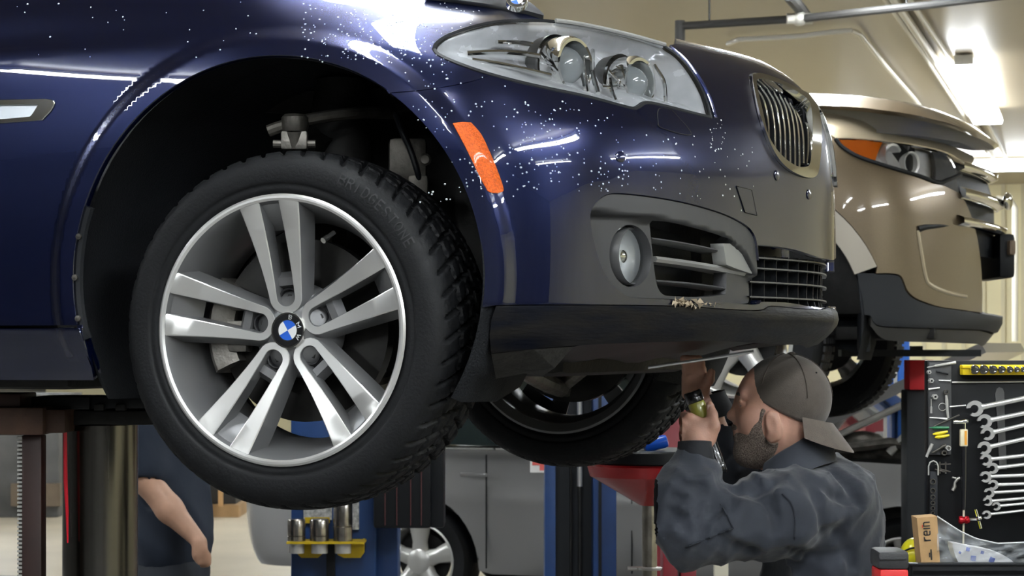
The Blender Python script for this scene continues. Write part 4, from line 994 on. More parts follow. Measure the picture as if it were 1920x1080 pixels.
# ------------------------------------------------------------------ red drain funnel
fun = froot('oil_drain_funnel', 'red oil drain funnel on a steel pole beside the mechanic', 'oil drain', 1218, 6.0)
d = 6.0; c = P(1218, 650, d); k6 = kp(d)
def fz(y): return CAMZ+(650-y)*k6
b = MB(); b.lathe([(.0005, fz(910)), (14*k6, fz(910)), (14*k6, fz(948)), (20*k6, fz(946)), (98*k6, fz(900)), (112*k6, fz(892)), (117*k6, fz(875)), (118*k6, fz(872)), (114*k6, fz(873)), (110*k6, fz(888)), (96*k6, fz(896)), (12*k6, fz(940))], (c[0], c[1], 0), (0, 0, 1), 48)
b.build('funnel', M_red, fun)
b = MB(); b.lathe([(14*k6, .06), (14*k6, fz(945))], (c[0], c[1], 0), (0, 0, 1), 24); b.build('pole', mat('worn_pole', (.42, .39, .34), .3, .9, noise=.3, nscale=30), fun)
b = MB(); b.lathe([(.0005, fz(1068)), (22*k6, fz(1068)), (24*k6, fz(1064)), (14*k6, fz(1062))], (c[0], c[1], 0), (0, 0, 1), 24); b.tube([np.array([c[0], c[1], fz(1066)])-CAX[0]*.06, np.array([c[0], c[1], fz(1066)])+CAX[0]*.03], .006, 10); b.build('height_clamp', M_bolt, fun)
b = MB(); b.lathe([(.0005, .01), (.26, .01), (.28, .04), (.25, .09), (.05, .11), (.0005, .11)], (c[0], c[1], 0), (0, 0, 1), 32); b.build('drain_tank', M_redd, fun)
b = MB(); b.lathe([(.0005, fz(869)), (104*k6, fz(869)), (108*k6, fz(866)), (108*k6, fz(846)), (104*k6, fz(843)), (.0005, fz(843))], (c[0], c[1], 0), (0, 0, 1), 40); b.build('black_tray', M_black, fun, label='black tray sitting in the funnel')
bt = froot('blue_bottle', 'small blue bottle lying on the black tray', 'bottle', 1230, 6.0, fz(843))
b = MB(); p0 = P(1206, 838, 5.95); p1 = P(1252, 826, 5.95); b.tube([p0, p0+(p1-p0)*.08, p0+(p1-p0)*.85, p0+(p1-p0)*.97, p1], [.006, .017, .018, .016, .008], 16); b.build('bottle_body', mat('blue_plastic', (.01, .10, .62), .3, coat=.5), bt)
b = MB(); b.tube([p0-(p1-p0)*.18, p0], [.004, .006], 12); b.build('nozzle', M_white, bt)
b = MB(); pr = froot('red_cabinet', 'small dark red cabinet half hidden behind the far tyre', 'cabinet', 1255, 9.0)
b.box(P(1252, 787, 9.0)*np.array([1, 1, 0])+np.array([0, 0, .62]), (.16, .2, 1.24), CAX, bev=.01); b.build('cabinet_body', M_redd, pr)
# red stand under the mechanic's elbow
rs_ = froot('red_stand', 'dark red steel jack stand behind the mechanic\'s elbow', 'stand', 1280, 6.6)
b = MB(); zbox(b, 1243, 1270, 6.6, .12, 0, 1.05, bev=.006); zbox(b, 1276, 1306, 6.62, .12, 0, 1.02, bev=.006); b.build('stand_post', M_redd, rs_)
b = MB(); zbox(b, 1238, 1310, 6.58, .2, .0, .04); b.build('stand_foot', M_redd, rs_)
pb = froot('white_post', 'cream painted post seen between the mechanic\'s arms', 'post', 1352, 8.0)
b = MB(); zbox(b, 1340, 1366, 8.0, .05, 0, 1.12, bev=.004); b.build('post_tube', mat('cream_paint', (.62, .58, .46), .5), pb)
b = MB(); zbox(b, 1330, 1376, 7.97, .12, 0, .02); b.build('post_foot', M_redd, pb)

# ------------------------------------------------------------------ tan SUV on the next lift
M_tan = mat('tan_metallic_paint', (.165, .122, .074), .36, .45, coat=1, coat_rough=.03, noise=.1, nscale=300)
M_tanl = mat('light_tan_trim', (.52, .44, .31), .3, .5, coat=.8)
M_clad = mat('grey_cladding', (.016, .018, .022), .55, spec=.35)
M_cladl = mat('lower_cladding', (.05, .048, .044), .5)
SO = (-.527, 5.478)
suv = thing('suv_car', 'tan SUV with hood ajar, raised on a lift behind the blue car', 'car', (SO[0], SO[1]+.96, 0.0))
splan = [(-3.4, .05), (-2.2, .0), (-1, 0), (-.5, 0), (0, -.01), (.35, .0), (.52, .03), (.65, .09), (.75, .18), (.83, .32), (.895, .5), (.945, .72), (.965, .85), (.972, .96)]
SA = [(-.05, .10), (.02, .03), (.12, .0), (.3, .0), (.6, .0), (.75, .012), (.85, .04), (.93, .09), (1.0, .2), (1.2, .6)]
SCn = [(-.05, .09), (.02, .03), (.1, .0), (.3, .0), (.55, .006), (.7, .03), (.8, .07), (.88, .13), (.95, .24), (1.2, .7)]
SG = [(-.05, .12), (.02, .05), (.12, -.01), (.2, .0), (.45, .0), (.6, .0), (.72, .02), (.8, .06), (.88, .14), (.95, .3), (1.2, .8)]
SV = Shell(SO, splan, [((-2.2, 0), SA), ((.35, 0), SA), ((.75, .18), SCn), ((.945, .72), SG), ((.972, .96), SG)], None, -.05, 1.15)
si = SV.inv
def ss(x): h = len(SV.c)//2; return float(np.interp(x, SV.c[:h, 0], SV.S[:h]))
def sarch(R, a0, a1, n=30, c=(.03, .12)):
    t = np.radians(np.linspace(a0, a1, n)); return np.stack([[ss(c[0]+R*math.cos(a)) for a in t], c[1]+R*np.sin(t)], 1)
hb = si(spline([(1567, 261), (1580, 276), (1610, 294), (1660, 311), (1720, 329), (1757, 342), (1775, 338), (1800, 328)], 4))
bodyp = np.concatenate([sarch(.60, 158, 21), si(spline([(1642, 513), (1668, 513), (1688, 517), (1696, 532), (1702, 546), (1720, 561), (1760, 575), (1800, 581), (1842, 587)], 4)),
    si(spline([(1842, 587), (1842, 540), (1838, 480), (1828, 425), (1813, 384), (1800, 362)], 4))[1:], si([(1776, 350), (1757, 344)]), hb[:-2][::-1][1:], [[ss(.28), .955], [ss(0), .975], [ss(-1), .98], [ss(-2), .98], [ss(-2), .34]]])
panel('front_fender', SV, shrink(bodyp, .002), M_tan, suv, step=.03, depth=.02)
bd = np.concatenate([sarch(.60, 158, 21), sarch(.505, 21, 158)])
panel('arch_lip', SV, shrink(bd, .002), mat('lit_lip_tan', (.40, .36, .30), .35, .5, coat=.6), suv, step=.03, off=-.006, depth=.05)  # fender lip; the light it catches is put into its paler colour
cl = np.concatenate([si(spline([(1608, 512), (1640, 513)], 2)), si(spline([(1644, 515), (1668, 515), (1686, 519), (1694, 534), (1700, 548), (1718, 563), (1760, 577), (1800, 583), (1842, 589)], 4)), [[SV.sc, .135], [SV.sc, .06]], si(spline([(1840, 618), (1740, 615), (1660, 612), (1640, 606), (1632, 592), (1616, 590)], 3))])
panel('lower_cladding', SV, cl, M_clad, suv, step=.03, depth=.03, mirror=True, clampc=True)
lc = np.concatenate([si(spline([(1634, 594), (1642, 608), (1660, 614), (1740, 617), (1840, 620)], 3)), [[SV.sc, .055], [SV.sc, .0]], si(spline([(1838, 645), (1760, 642), (1690, 640), (1655, 634), (1634, 612)], 3))])
panel('skid_lip', SV, lc, M_cladl, suv, step=.03, off=.012, depth=.06, mirror=True, clampc=True)
b = MB(); boxpx(b, 1614, 1634, 585, 662, 9.42, .12, bev=.02); b.build('air_deflector', M_clad, suv)
st = np.concatenate([si(spline([(1545, 242), (1640, 249), (1720, 259), (1770, 270), (1805, 284), (1830, 296)], 4)), si(spline([(1822, 306), (1800, 300), (1778, 287), (1740, 276), (1680, 266), (1600, 259), (1567, 259)], 4))])
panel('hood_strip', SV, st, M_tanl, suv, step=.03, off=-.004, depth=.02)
# headlight
M_silver2 = mat('bright_bulb_bowl', (.85, .83, .8), .3, .2)
hp_ = np.concatenate([si(spline([(1567, 260), (1600, 260), (1680, 267), (1740, 277), (1776, 288), (1790, 304), (1800, 328)], 4)), hb[::-1]])
hh = panel('headlight', SV, shrink(hp_, .002), mat('suv_reflector', (.80, .78, .75), .3, .1, noise=.25, nscale=10), suv, step=.025, off=.05, depth=0, label='SUV headlight with amber corner')
am = si(segs([(1574, 262), (1612, 263), (1656, 267)], [(1656, 267), (1648, 284), (1641, 304)], [(1641, 304), (1610, 293), (1588, 280), (1574, 262)]))
panel('amber_corner', SV, am, mat('suv_amber', (.85, .20, .01), .25, coat=1), hh, step=.02, off=.008, depth=.02)
panel('headlight_lens', SV, shrink(hp_, .002), M_lens, hh, step=.025, off=0, depth=.01)
for (x, y, r) in ((1680, 292, .055), (1718, 305, .05)):
    c_ = si([(x, y)])[0]; p = SV.pt(c_[0], c_[1], .04)[0]; b = MB(); b.lathe([(r, -.02), (r, .015), (r-.01, .012), (r*.5, -.02), (.0005, -.03)], p, (.86, -.5, 0), 28); b.build('bulb_reflector', M_silver2, hh)
dk = si(segs([(1752, 284), (1776, 289), (1790, 306)], [(1790, 306), (1799, 327)], [(1799, 327), (1776, 336), (1758, 336)], [(1758, 336), (1752, 284)]))
panel('dark_bezel', SV, dk, M_satin, hh, step=.02, off=.012, depth=.02)
b = MB(); b.tube(SV.pt(hb[:, 0], hb[:, 1], -.003), .009, 8); b.build('headlight_trim', M_black, hh)
# grille: dark backing, three chrome bars, emblem, plate holder
gp = np.concatenate([si([(1800, 300), (1806, 340), (1815, 385), (1832, 430), (1840, 480)]), [[SV.sc, .40], [SV.sc, .80]], si([(1826, 300)])])
V, F, LN = panel_geo(SV, gp, step=.04, off=.03, depth=0, mirror=True, clampc=True); gr = obj('grille', V, F, M_black, suv, label='black grille with three chrome bars')
for (u0, u1, h) in ((.790, .765, .055), (.665, .64, .060), (.545, .52, .05)):
    q0 = si([(1796, 310 if h == .055 else (345 if h == .06 else 395))])[0][0]; qs = np.linspace(q0, SV.sc, 14); uu = np.linspace(u0, u1, 14)
    V = []; F = []
    ps = np.concatenate([SV.pt(qs, uu, -.03)]); ps = np.concatenate([ps, np.stack([ps[::-1][1:, 0], 2*(SO[1]+.96)-ps[::-1][1:, 1], ps[::-1][1:, 2]], 1)])
    for p in ps:
        for (dx, dz) in ((-.035, h/2), (0, h*.25), (0, -h*.25), (-.035, -h/2)): V.append(p+np.array([dx, 0, dz]))
    for i in range(len(ps)-1):
        for j in range(3): F.append((i*4+j, i*4+j+1, i*4+5+j, i*4+4+j))
    obj('grille_bar', V, F, M_chrome, gr)
b = MB(); p = SV.pt(SV.sc, .655, -.045)[0]; b.ball(p, (.02, .085, .04), 10); b.build('oval_emblem', M_chrome, gr)
b = MB(); boxpx(b, 1874, 1904, 438, 521, 9.95, .5, bev=.02); b.build('plate_holder', M_black, suv)
b = MB(); boxpx(b, 1893, 1905, 450, 478, 9.9, .3, bev=.01); b.build('tow_hook_cover', mat('brown_plate', (.2, .14, .09), .5), suv)
# fog pocket crease
b = MB(); c_ = si([(1721, 430), (1735, 426), (1760, 424), (1790, 423)]); b.tube(SV.pt(c_[:, 0], c_[:, 1], .004), [.016, .014, .010, .003], 8); b.build('pocket_slit', M_black, suv)
b = MB(); c_ = si(spline([(1721, 432), (1727, 470), (1736, 520), (1746, 535), (1775, 548), (1812, 556)], 4)); b.tube(SV.pt(c_[:, 0], c_[:, 1], .003), .010, 8); b.build('pocket_edge', M_tanl, suv)
# dark engine bay, hood ajar, underbody
b = MB(); b.box((SO[0]+.20, SO[1]+.96, CAMZ+.50), (1.0, 1.45, .74), bev=.05); b.box((SO[0]-1.4, SO[1]+.96, CAMZ+.35), (2.6, 1.78, .68)); b.box((SO[0]+.45, SO[1]+.96, CAMZ+.06), (.7, 1.4, .06), bev=.02); b.build('underbody', M_dark, suv)
# hood standing ajar: crowned sheet with rolled edge and dark lining
nxh, nwh = 26, 25; Vh = []; Vu = []
for i in range(nxh):
    t = i/(nxh-1)
    for j in range(nwh):
        w = -1+2*j/(nwh-1); xf = .945-.20*abs(w)**2.6; x = -1.1+(xf+1.1)*t
        zc = float(np.interp(x, [-1.1, -.6, -.2, .2, .5, .7, .85, .95], [1.165, 1.165, 1.155, 1.135, 1.10, 1.06, 1.02, .985]))
        z = zc-.085*w*w*(1-.75*t)-.055*max(0, max((abs(w)-.86)/.14, (t-.9)/.1))**2
        Vh.append((SO[0]+x, SO[1]+.96+w*.83, CAMZ+z))
        ins = max(0, (abs(w)-.86)/.14); Vu.append((SO[0]+x-.02, SO[1]+.96+w*.80, CAMZ+z-.012-.035*(1-max(ins, max(0, (t-.93)/.07)))*smooth01((1-abs(w))*8)))
Fh = [(i*nwh+j, i*nwh+nwh+j, i*nwh+nwh+j+1, i*nwh+j+1) for i in range(nxh-1) for j in range(nwh-1)]
nH = len(Vh); Fu = [tuple(q+nH for q in f[::-1]) for f in Fh]
rim_ = [(i*nwh, i*nwh+nH, i*nwh+nwh+nH, i*nwh+nwh) for i in range(nxh-1)]+[((i+1)*nwh-1, (i+2)*nwh-1, (i+2)*nwh-1+nH, (i+1)*nwh-1+nH) for i in range(nxh-1)]+[((nxh-1)*nwh+j, (nxh-1)*nwh+j+nH, (nxh-1)*nwh+j+1+nH, (nxh-1)*nwh+j+1) for j in range(nwh-1)]
obj('hood', Vh+Vu, Fh+Fu+rim_, [M_tan, M_black], suv, fm=[0]*len(Fh)+[1]*len(Fu)+[0]*len(rim_), angle=50, label='tan hood standing slightly open')
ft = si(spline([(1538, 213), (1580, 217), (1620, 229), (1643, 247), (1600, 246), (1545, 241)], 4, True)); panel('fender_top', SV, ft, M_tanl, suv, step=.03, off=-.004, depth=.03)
# SUV wheels
def simple_wheel(name, parent, c, R, rim, wid, sgn, mrim, spokes=5, yaw=0.0):
    """tyre + rim + spokes; axis along y, outer face towards -y when sgn=1"""
    ax = np.array([0, sgn, 0.0]); c = np.array(c, float)
    b = MB(); b.lathe([(rim*.97, .01), (rim*1.03, 0), (R*.9, -.004), (R*.965, .012), (R*.99, .03), (R, .06), (R, wid-.06), (R*.99, wid-.03), (R*.965, wid-.012), (R*.9, wid+.004), (rim*1.03, wid), (rim*.97, wid-.01)], c, ax, 72)
    w = b.build(name, M_rub, parent)
    for k in range(60):
        pass
    b = MB(); b.lathe([(rim*.98, .012), (rim*1.0, .0), (rim*.96, -.002), (rim*.93, .004), (rim*.9, .03), (rim*.85, .09), (rim*.84, wid-.06), (rim*.95, wid-.01)], c, ax, 64); b.build('rim', mrim, w)
    for k in range(spokes):
        a = 2*math.pi*k/spokes+.3; ex = np.array([math.cos(a), 0, math.sin(a)]); et = np.array([-math.sin(a), 0, math.cos(a)])
        V = []; F = []
        for (r, hw, y) in ((.05, .05, .02), (rim*.5, .042, .014), (rim*.97, .065, .004)):
            for (s1, dy) in ((-1, .03), (-.85, 0), (.85, 0), (1, .03)): V.append(c+ex*r+et*hw*s1+ax*(y+dy))
        for i in range(2):
            for j in range(3): F.append((i*4+j, i*4+j+1, i*4+5+j, i*4+4+j))
        obj('spoke', V, F, mrim, w)
    b = MB(); b.lathe([(.0005, .008), (.05, .008), (.07, .02), (.08, .06)], c, ax, 32); b.build('hub', mrim, w)
    b = MB(); b.lathe([(.05, .1), (.15, .1), (.15, .13), (.05, .13)], c, ax, 32); b.build('brake_disc', M_dark, w)
    return w
M_silver = mat('silver_rim', (.62, .61, .58), .3, .6)
M_lugs = mat('tread_lug', (.012, .012, .013), .7)
for (yy, sg, nm) in ((SO[1]+.0, 1, 'n'), (SO[1]+1.92, -1, 'f')):
    w = simple_wheel('wheel', suv, (SO[0], yy, CAMZ+.025), .372, .246, .25, sg, M_silver)
    b = MB()
    for k in range(66):
        a = 2*math.pi*k/66; rad = np.array([math.cos(a), 0, math.sin(a)]); tn = np.array([-math.sin(a), 0, math.cos(a)])
        for (y0, y1) in ((.028, .075), (.085, .12), (.13, .165), (.175, .222)):
            b.box(np.array([SO[0], yy, CAMZ+.025])+rad*.374+np.array([0, sg*(y0+y1)/2, 0]), (.010, y1-y0, .024), [rad, [0, 1, 0], tn])
    o = b.build('tread', M_lugs, w, smooth=False); o['kind'] = 'stuff'
SF = []
t = np.radians(np.linspace(-20, 200, 30)); prof = [(SO[0]+.03+R*math.cos(a), SO[1]+y_, CAMZ+.12+R*math.sin(a)) for a in t for (y_, R) in ((.03, .51), (.3, .52), (.36, .4), (.36, .05))]
obj('wheel_well_liner', prof, [(i*4+j, i*4+j+1, i*4+5+j, i*4+4+j) for i in range(29) for j in range(3)], M_liner, suv)
# SUV lift arm and far column
col3 = froot('lift_column', 'blue column behind the tan SUV, left of the red panel', 'lift column', 1688, 13.0)
b = MB(); zbox(b, 1672, 1681, 13, .16, 0, 2.4); zbox(b, 1683, 1706, 12.95, .2, 0, 2.4, bev=.01); b.build('column_post', M_blueb, col3)
b = MB(); rodpx(b, [(1679, 560), (1679, 720)], 3.5, 12.9); b.build('hydraulic_pipe', M_bolt, col3)
b = MB(); zbox(b, 1660, 1716, 12.9, .4, 0, .03); b.build('base_plate', M_blueb, col3)
arm = froot('swing_lift_arm_assembly', 'dark steel lift arm under the tan SUV', 'lift arm', 1700, 9.9, CAMZ-.06)
b = MB(); b.box(P(1705, 662, 9.9), (.62, .10, .03), CAX); b.box(P(1718, 655, 9.9), (.05, .05, .03), CAX); b.build('arm_beam', M_black, arm)

# ------------------------------------------------------------------ grey sedan parked on the floor far behind
GO = (-2.89, 7.6)                                           # rear wheel, near flank
M_gpaint = mat('taupe_grey_paint', (.36, .355, .35), .32, .3, coat=1, coat_rough=.04)
gcar = thing('parked_car', 'grey sedan with raised hood parked on the floor behind everything', 'car', (GO[0]+1.3, GO[1]+.9, 0.0))
gplan = [(-1.22, .9), (-1.215, .6), (-1.19, .35), (-1.12, .16), (-.98, .05), (-.75, .015), (-.3, .0), (.3, 0), (1.3, -.01), (2.3, .0), (2.9, .01), (3.2, .06), (3.42, .2), (3.53, .45), (3.58, .7), (3.6, .9)]
GA = [(-1.30, .10), (-1.22, .03), (-1.1, .0), (-.95, -.005), (-.85, .0), (-.72, .012), (-.62, .03), (-.56, .06), (-.5, .12)]
GR = [(-1.30, .12), (-1.2, .05), (-1.05, .01), (-.95, .0), (-.85, .0), (-.72, .03), (-.6, .07), (-.5, .12)]
GS = Shell(GO, gplan, [((-1.22, .9), GR), ((-1.0, .06), GR), ((-.5, .005), GA), ((2.9, .01), GA), ((3.6, .9), GR)], None, -1.3, -.5, sm=40)
def gs_(x):
    h = int(np.argmin(np.linalg.norm(GS.c-np.array([3.6, .9]), axis=1))); m_ = np.arange(h) > 60*3
    xs = GS.c[:h, 0]; i0 = int(np.argmin(abs(xs-(-.9)))); return float(np.interp(x, xs[i0:], GS.S[i0:h]))
def ga(xc, R, n=20):
    t = np.radians(np.linspace(190, -10, n)); return [[gs_(xc+R*math.cos(a)), -1.17+R*math.sin(a)] for a in t]
gsc = GS.S[int(np.argmin(np.linalg.norm(GS.c-np.array([3.6, .9]), axis=1)))]
gb = np.array([[0.0, -1.25]]+[[gs_(-.42), -1.25]]+ga(0, .355)+[[gs_(.42), -1.25], [gs_(2.28), -1.25]]+ga(2.69, .355)+[[gs_(3.06), -1.25], [gsc, -1.25], [gsc, -.70], [gs_(3.0), -.62], [gs_(2.2), -.585], [gs_(1.2), -.57], [gs_(0), -.56], [gs_(-.8), -.57], [0.0, -.58]])
panel('body_side', GS, gb, M_gpaint, gcar, step=.05, depth=.03)
def gw(x, z, y): return (GO[0]+x, GO[1]+y, z)
b = MB(); b.box(gw(1.15, .55, .93), (4.4, 1.5, .5)); b.box(gw(.9, .885, .92), (3.9, 1.55, .06)); b.build('floor_body', M_dark, gcar)
# greenhouse: side glass, pillars and roof
b = MB()
gl = [(-.35, .94), (1.95, .94), (1.15, 1.36), (.1, 1.38)]
V = [gw(x, z, .08+(.28 if z > 1 else 0)) for x, z in gl]+[gw(x, z, 1.74-(.28 if z > 1 else 0)) for x, z in gl]
b.add(V, [(0, 1, 2, 3), (7, 6, 5, 4), (1, 5, 6, 2), (4, 0, 3, 7)]); b.build('cabin_glass', mat('dark_car_glass', (.02, .03, .03), .05, coat=1), gcar, smooth=False)
b = MB(); b.box(gw(.62, 1.395, .91), (1.2, 1.22, .05), bev=.02)
for (xa, za, xb, zb) in ((1.98, .95, 1.17, 1.38), (.75, .95, .72, 1.38), (-.38, .95, .08, 1.39)): b.tube([gw(xa, za, .07), gw(xb, zb, .345)], .025, 8); b.tube([gw(xa, za, 1.75), gw(xb, zb, 1.475)], .025, 8)
b.build('roof', M_gpaint, gcar)
b = MB(); b.tube([gw(-.4, .945, .062), gw(1.95, .945, .055)], .014, 8); b.build('belt_trim', M_chrome, gcar)
b = MB(); b.add([gw(1.96, .955, .12), gw(1.17, 1.375, .36), gw(1.17, 1.375, 1.46), gw(1.96, .955, 1.7)], [(0, 1, 2, 3)]); b.build('windshield', mat('green_glass', (.28, .36, .26), .08, coat=1), gcar)
b = MB(); b.box(gw(-.85, .93, .9), (.75, 1.5, .05), bev=.02); b.build('trunk_lid', M_gpaint, gcar)
b = MB(); b.box(gw(-1.13, .80, .30), (.10, .26, .12), bev=.03); b.build('tail_light', mat('tail_light_red', (.6, .02, .02), .25, coat=1), gcar)
for sx in (.35, 1.32):
    b = MB(); b.box(gw(sx, .80, -.012), (.16, .02, .022), bev=.008); b.build('door_handle', M_gpaint, gcar)
for sx in (.42, 1.25, 2.05):
    b = MB(); b.box(gw(sx, .60, -.003), (.006, .01, .62)); b.build('door_seam', M_black, gcar)
for x in (0, 2.69):
    simple_wheel('wheel', gcar, gw(x, .31, .03), .31, .215, .21, 1, M_silver); simple_wheel('wheel', gcar, gw(x, .31, 1.78), .31, .215, .21, -1, M_silver)
for x in (0, 2.69):
    t = np.radians(np.linspace(0, 180, 20)); pf = [gw(x+.36*math.cos(a), .33+.36*math.sin(a), y_) for a in t for y_ in (.03, .3)]+[]
    obj('wheel_well_liner', pf, [(2*i, 2*i+1, 2*i+3, 2*i+2) for i in range(19)], M_liner, gcar)
# raised hood on struts, engine parts
b = MB(); h0 = gw(2.05, .97, .1); h1 = gw(3.10, 1.47, .1); e = np.array([0, 1.6, 0])
V = [np.array(h0), np.array(h1), np.array(h1)+e, np.array(h0)+e]; V2 = [v+np.array([-.03, 0, .05]) for v in V]
b.add(V+V2, [(0, 1, 2, 3), (7, 6, 5, 4), (0, 4, 5, 1), (1, 5, 6, 2), (2, 6, 7, 3)]); b.build('hood', M_gpaint, gcar, smooth=False, label='raised hood of the grey sedan')
b = MB(); b.tube([gw(2.15, .95, .12), gw(2.75, 1.24, .16)], .018, 8); b.tube([gw(2.6, .95, .12), gw(2.95, 1.32, .14)], .022, 8); b.build('hood_strut', M_bolt, gcar)
b = MB(); b.box(gw(2.75, .93, .6), (.9, .8, .10), bev=.03); b.tube([gw(2.3, .96, .1), gw(2.6, 1.0, .13), gw(3.1, .95, .1)], .03, 8); b.ball(gw(2.45, 1.0, .2), (.12, .1, .06), 8); b.ball(gw(2.8, 1.0, .15), (.16, .1, .05), 8); b.build('engine', M_steel, gcar)

# ------------------------------------------------------------------ far background: shop equipment along the back
def simple_block(name, label, cat, x0, x1, y0, d, dep, m, top=None):
    r = froot(name, label, cat, (x0+x1)/2, d); z1 = CAMZ+(650-y0)*kp(d)
    return r, z1
pc = froot('red_machine', 'dark red shop machine with white oval label, behind the raised hood', 'machine', 1640, 14.5)
b = MB(); zbox(b, 1622, 1658, 14.5, .4, 0, CAMZ+(650-695)*kp(14.5), bev=.02); b.build('machine_body', M_redd, pc)
b = MB(); polypx(b, [(1633, 786), (1633, 762), (1637, 754), (1642, 751), (1647, 754), (1650, 762), (1650, 786)], 14.47, .02); o = b.build('machine_label', M_labw, pc)
b = MB(); boxpx(b, 1637, 1646, 763, 782, 14.465, .004); b.build('label_print', mat('dark_print', (.25, .12, .12), .6, noise=.8, nscale=90), o)
ms = froot('air_compressor', 'grey compressor with pipes between red machine and blue column', 'compressor', 1668, 14.0)
b = MB(); zbox(b, 1657, 1692, 14.0, .4, 0, .95, bev=.02); b.build('compressor_base', mat('grey_enamel', (.16, .16, .16), .4), ms)
for (x, y, r, m_) in ((1668, 722, 9, M_white), (1684, 722, 8, M_black), (1666, 748, 9, M_bolt), (1664, 700, 8, mat('beige_cap', (.5, .46, .38), .5)), (1672, 775, 8, M_steel), (1660, 775, 7, M_bolt)):
    b = MB(); p = P(x, y, 14.0); b.lathe([(.0005, .03), (r*kp(14), .025), (r*kp(14), -.03), (.0005, -.03)], p, (0, 0, 1), 16); b.lathe([(r*.5*kp(14), -.18), (r*.5*kp(14), .0)], p, (0, 0, 1), 10); b.build('compressor_head', m_, ms)
b = MB(); b.tube([P(1660, 700, 13.9), P(1672, 694, 13.9), P(1680, 706, 13.9), P(1682, 760, 13.9), P(1674, 800, 13.9), P(1670, 850, 13.9)], .018, 8); b.build('hose', mat('grey_hose', (.4, .4, .37), .5), ms)
shl = froot('parts_shelf', 'dark parts shelf with small cans left of the red machine', 'shelf', 1600, 15.5)
b = MB(); zbox(b, 1570, 1622, 15.5, .3, 0, .03); zbox(b, 1570, 1574, 15.5, .3, 0, 1.25); zbox(b, 1618, 1622, 15.5, .3, 0, 1.25)
for z in (.5, .85, 1.2): zbox(b, 1570, 1622, 15.5, .3, z, z+.03)
b.build('shelf_frame', M_dark, shl)
for i, (x, z, m_, lb) in enumerate(((1578, .88, M_redd, 'dark red can on the parts shelf, leftmost'), (1590, .88, M_bolt, 'steel can in the middle of the parts shelf'), (1604, .88, M_rust, 'brown can on the parts shelf next to the red machine'), (1588, .53, M_bolt, 'steel can on the lower board of the parts shelf'), (1606, 1.23, M_blueb, 'blue can on top of the parts shelf'))):
    p = P(x, 650, 15.6); p[2] = z; b = MB(); b.lathe([(.0005, 0), (.019, 0), (.02, .01), (.02, .12), (.017, .13), (.008, .14), (.008, .155), (.0005, .155)], p, (0, 0, 1), 20); tag(b.build('can', m_), lb, 'can', 'cans on the parts shelf')
rp = froot('red_wall_cabinet', 'bright red wall cabinet left of the black tool panel', 'cabinet', 1722, 10.5)
b = MB(); boxpx(b, 1705, 1752, 675, 731, 10.5, .15, bev=.008); b.build('cabinet_door', mat('bright_red', (.72, .02, .03), .45), rp)
b = MB(); zbox(b, 1700, 1770, 10.55, .16, 0, CAMZ-.205, bev=.01); b.build('cabinet_base', M_clad, rp)
bw = froot('workbench', 'dark workbench with cluttered top far behind on the left', 'workbench', 50, 19.5)
b = MB(); zbox(b, -160, 110, 19.5, .8, 0, 1.02, bev=.02); zbox(b, -160, 112, 19.4, 1.0, 1.02, 1.08); b.build('bench_body', mat('bench_grey', (.10, .10, .098), .6, noise=.4, nscale=3), bw)
b = MB(); zbox(b, 20, 112, 19.45, .1, .1, .30); b.build('bench_kickboard', mat('bench_brown', (.16, .12, .08), .6, noise=.4, nscale=4), bw)
cb = froot('storage_rack', 'black storage rack with wooden pallet base far behind the bystander', 'rack', 400, 19.6)
b = MB(); zbox(b, 378, 442, 19.6, .8, .10, 1.3, bev=.02); b.build('rack_body', mat('rack_black', (.02, .02, .02), .6), cb)
b = MB(); zbox(b, 372, 448, 19.5, 1.0, 0, .11); b.build('pallet', mat('pallet_wood', (.36, .22, .10), .7, noise=.3, nscale=6), cb)
for (x, y0, y1) in ((413, 905, 950), (377, 860, 940), (368, 880, 935)):
    b = MB(); boxpx(b, x-4, x+4, y0, y1, 19.4, .06); b.build('rack_upright', mat('pine', (.45, .26, .11), .6), cb)
b = MB(); b.ball(P(366, 862, 19.3), .06, 8); b.build('hanging_jug', M_white, cb)

# ------------------------------------------------------------------ fender cover lying on the front fender
fcv = thing('fender_cover', 'dark grey fender pad with round emblem on the blue fender', 'fender cover', tuple(P(960, 22, 4.2)), YAW)
p_low = ftop[:17]; 
lowp = inv(spline([(800, -4), (840, 3), (900, 11), (960, 20), (1000, 28), (1016, 31)], 4)); n = len(lowp)
tp = proj(BM.pt(lowp[:, 0], lowp[:, 1]))
V = []; F = []
hgt = np.interp(tp[:, 0], [800, 900, 960, 995, 1010, 1018], [30, 34, 32, 24, 12, 3])
for i in range(n):
    base_ = BM.pt(lowp[i, 0], lowp[i, 1], -.006)[0]; up = hgt[i]*kp(4.2)
    for (a, o_) in ((0, 0), (.12, -.006), (.5, -.004), (.85, .004), (1, .02), (1.0, .12), (.0, .12)): V.append(base_+np.array([0, 0, up*a])+np.array([FV[0], FV[1], 0])*o_)
for i in range(n-1):
    for j in range(7): F.append((i*7+j, i*7+(j+1) % 7, i*7+7+(j+1) % 7, i*7+7+j))
F += [tuple(range(7)), tuple((n-1)*7+j for j in range(6, -1, -1))]
M_pad = mat('pad_rubber', (.06, .06, .065), .5, noise=.2, nscale=30)
obj('pad', V, F, M_pad, fcv, angle=50)
b = MB(); roundel(b, P(969, 1, 4.145), (-FV[0]*.8, -FV[1]*.8, .6), tuple(CAX[0]), tuple(np.array([FV[0]*.6, FV[1]*.6, .8])), .020, .3); b.build('pad_emblem', M_emb, fcv)

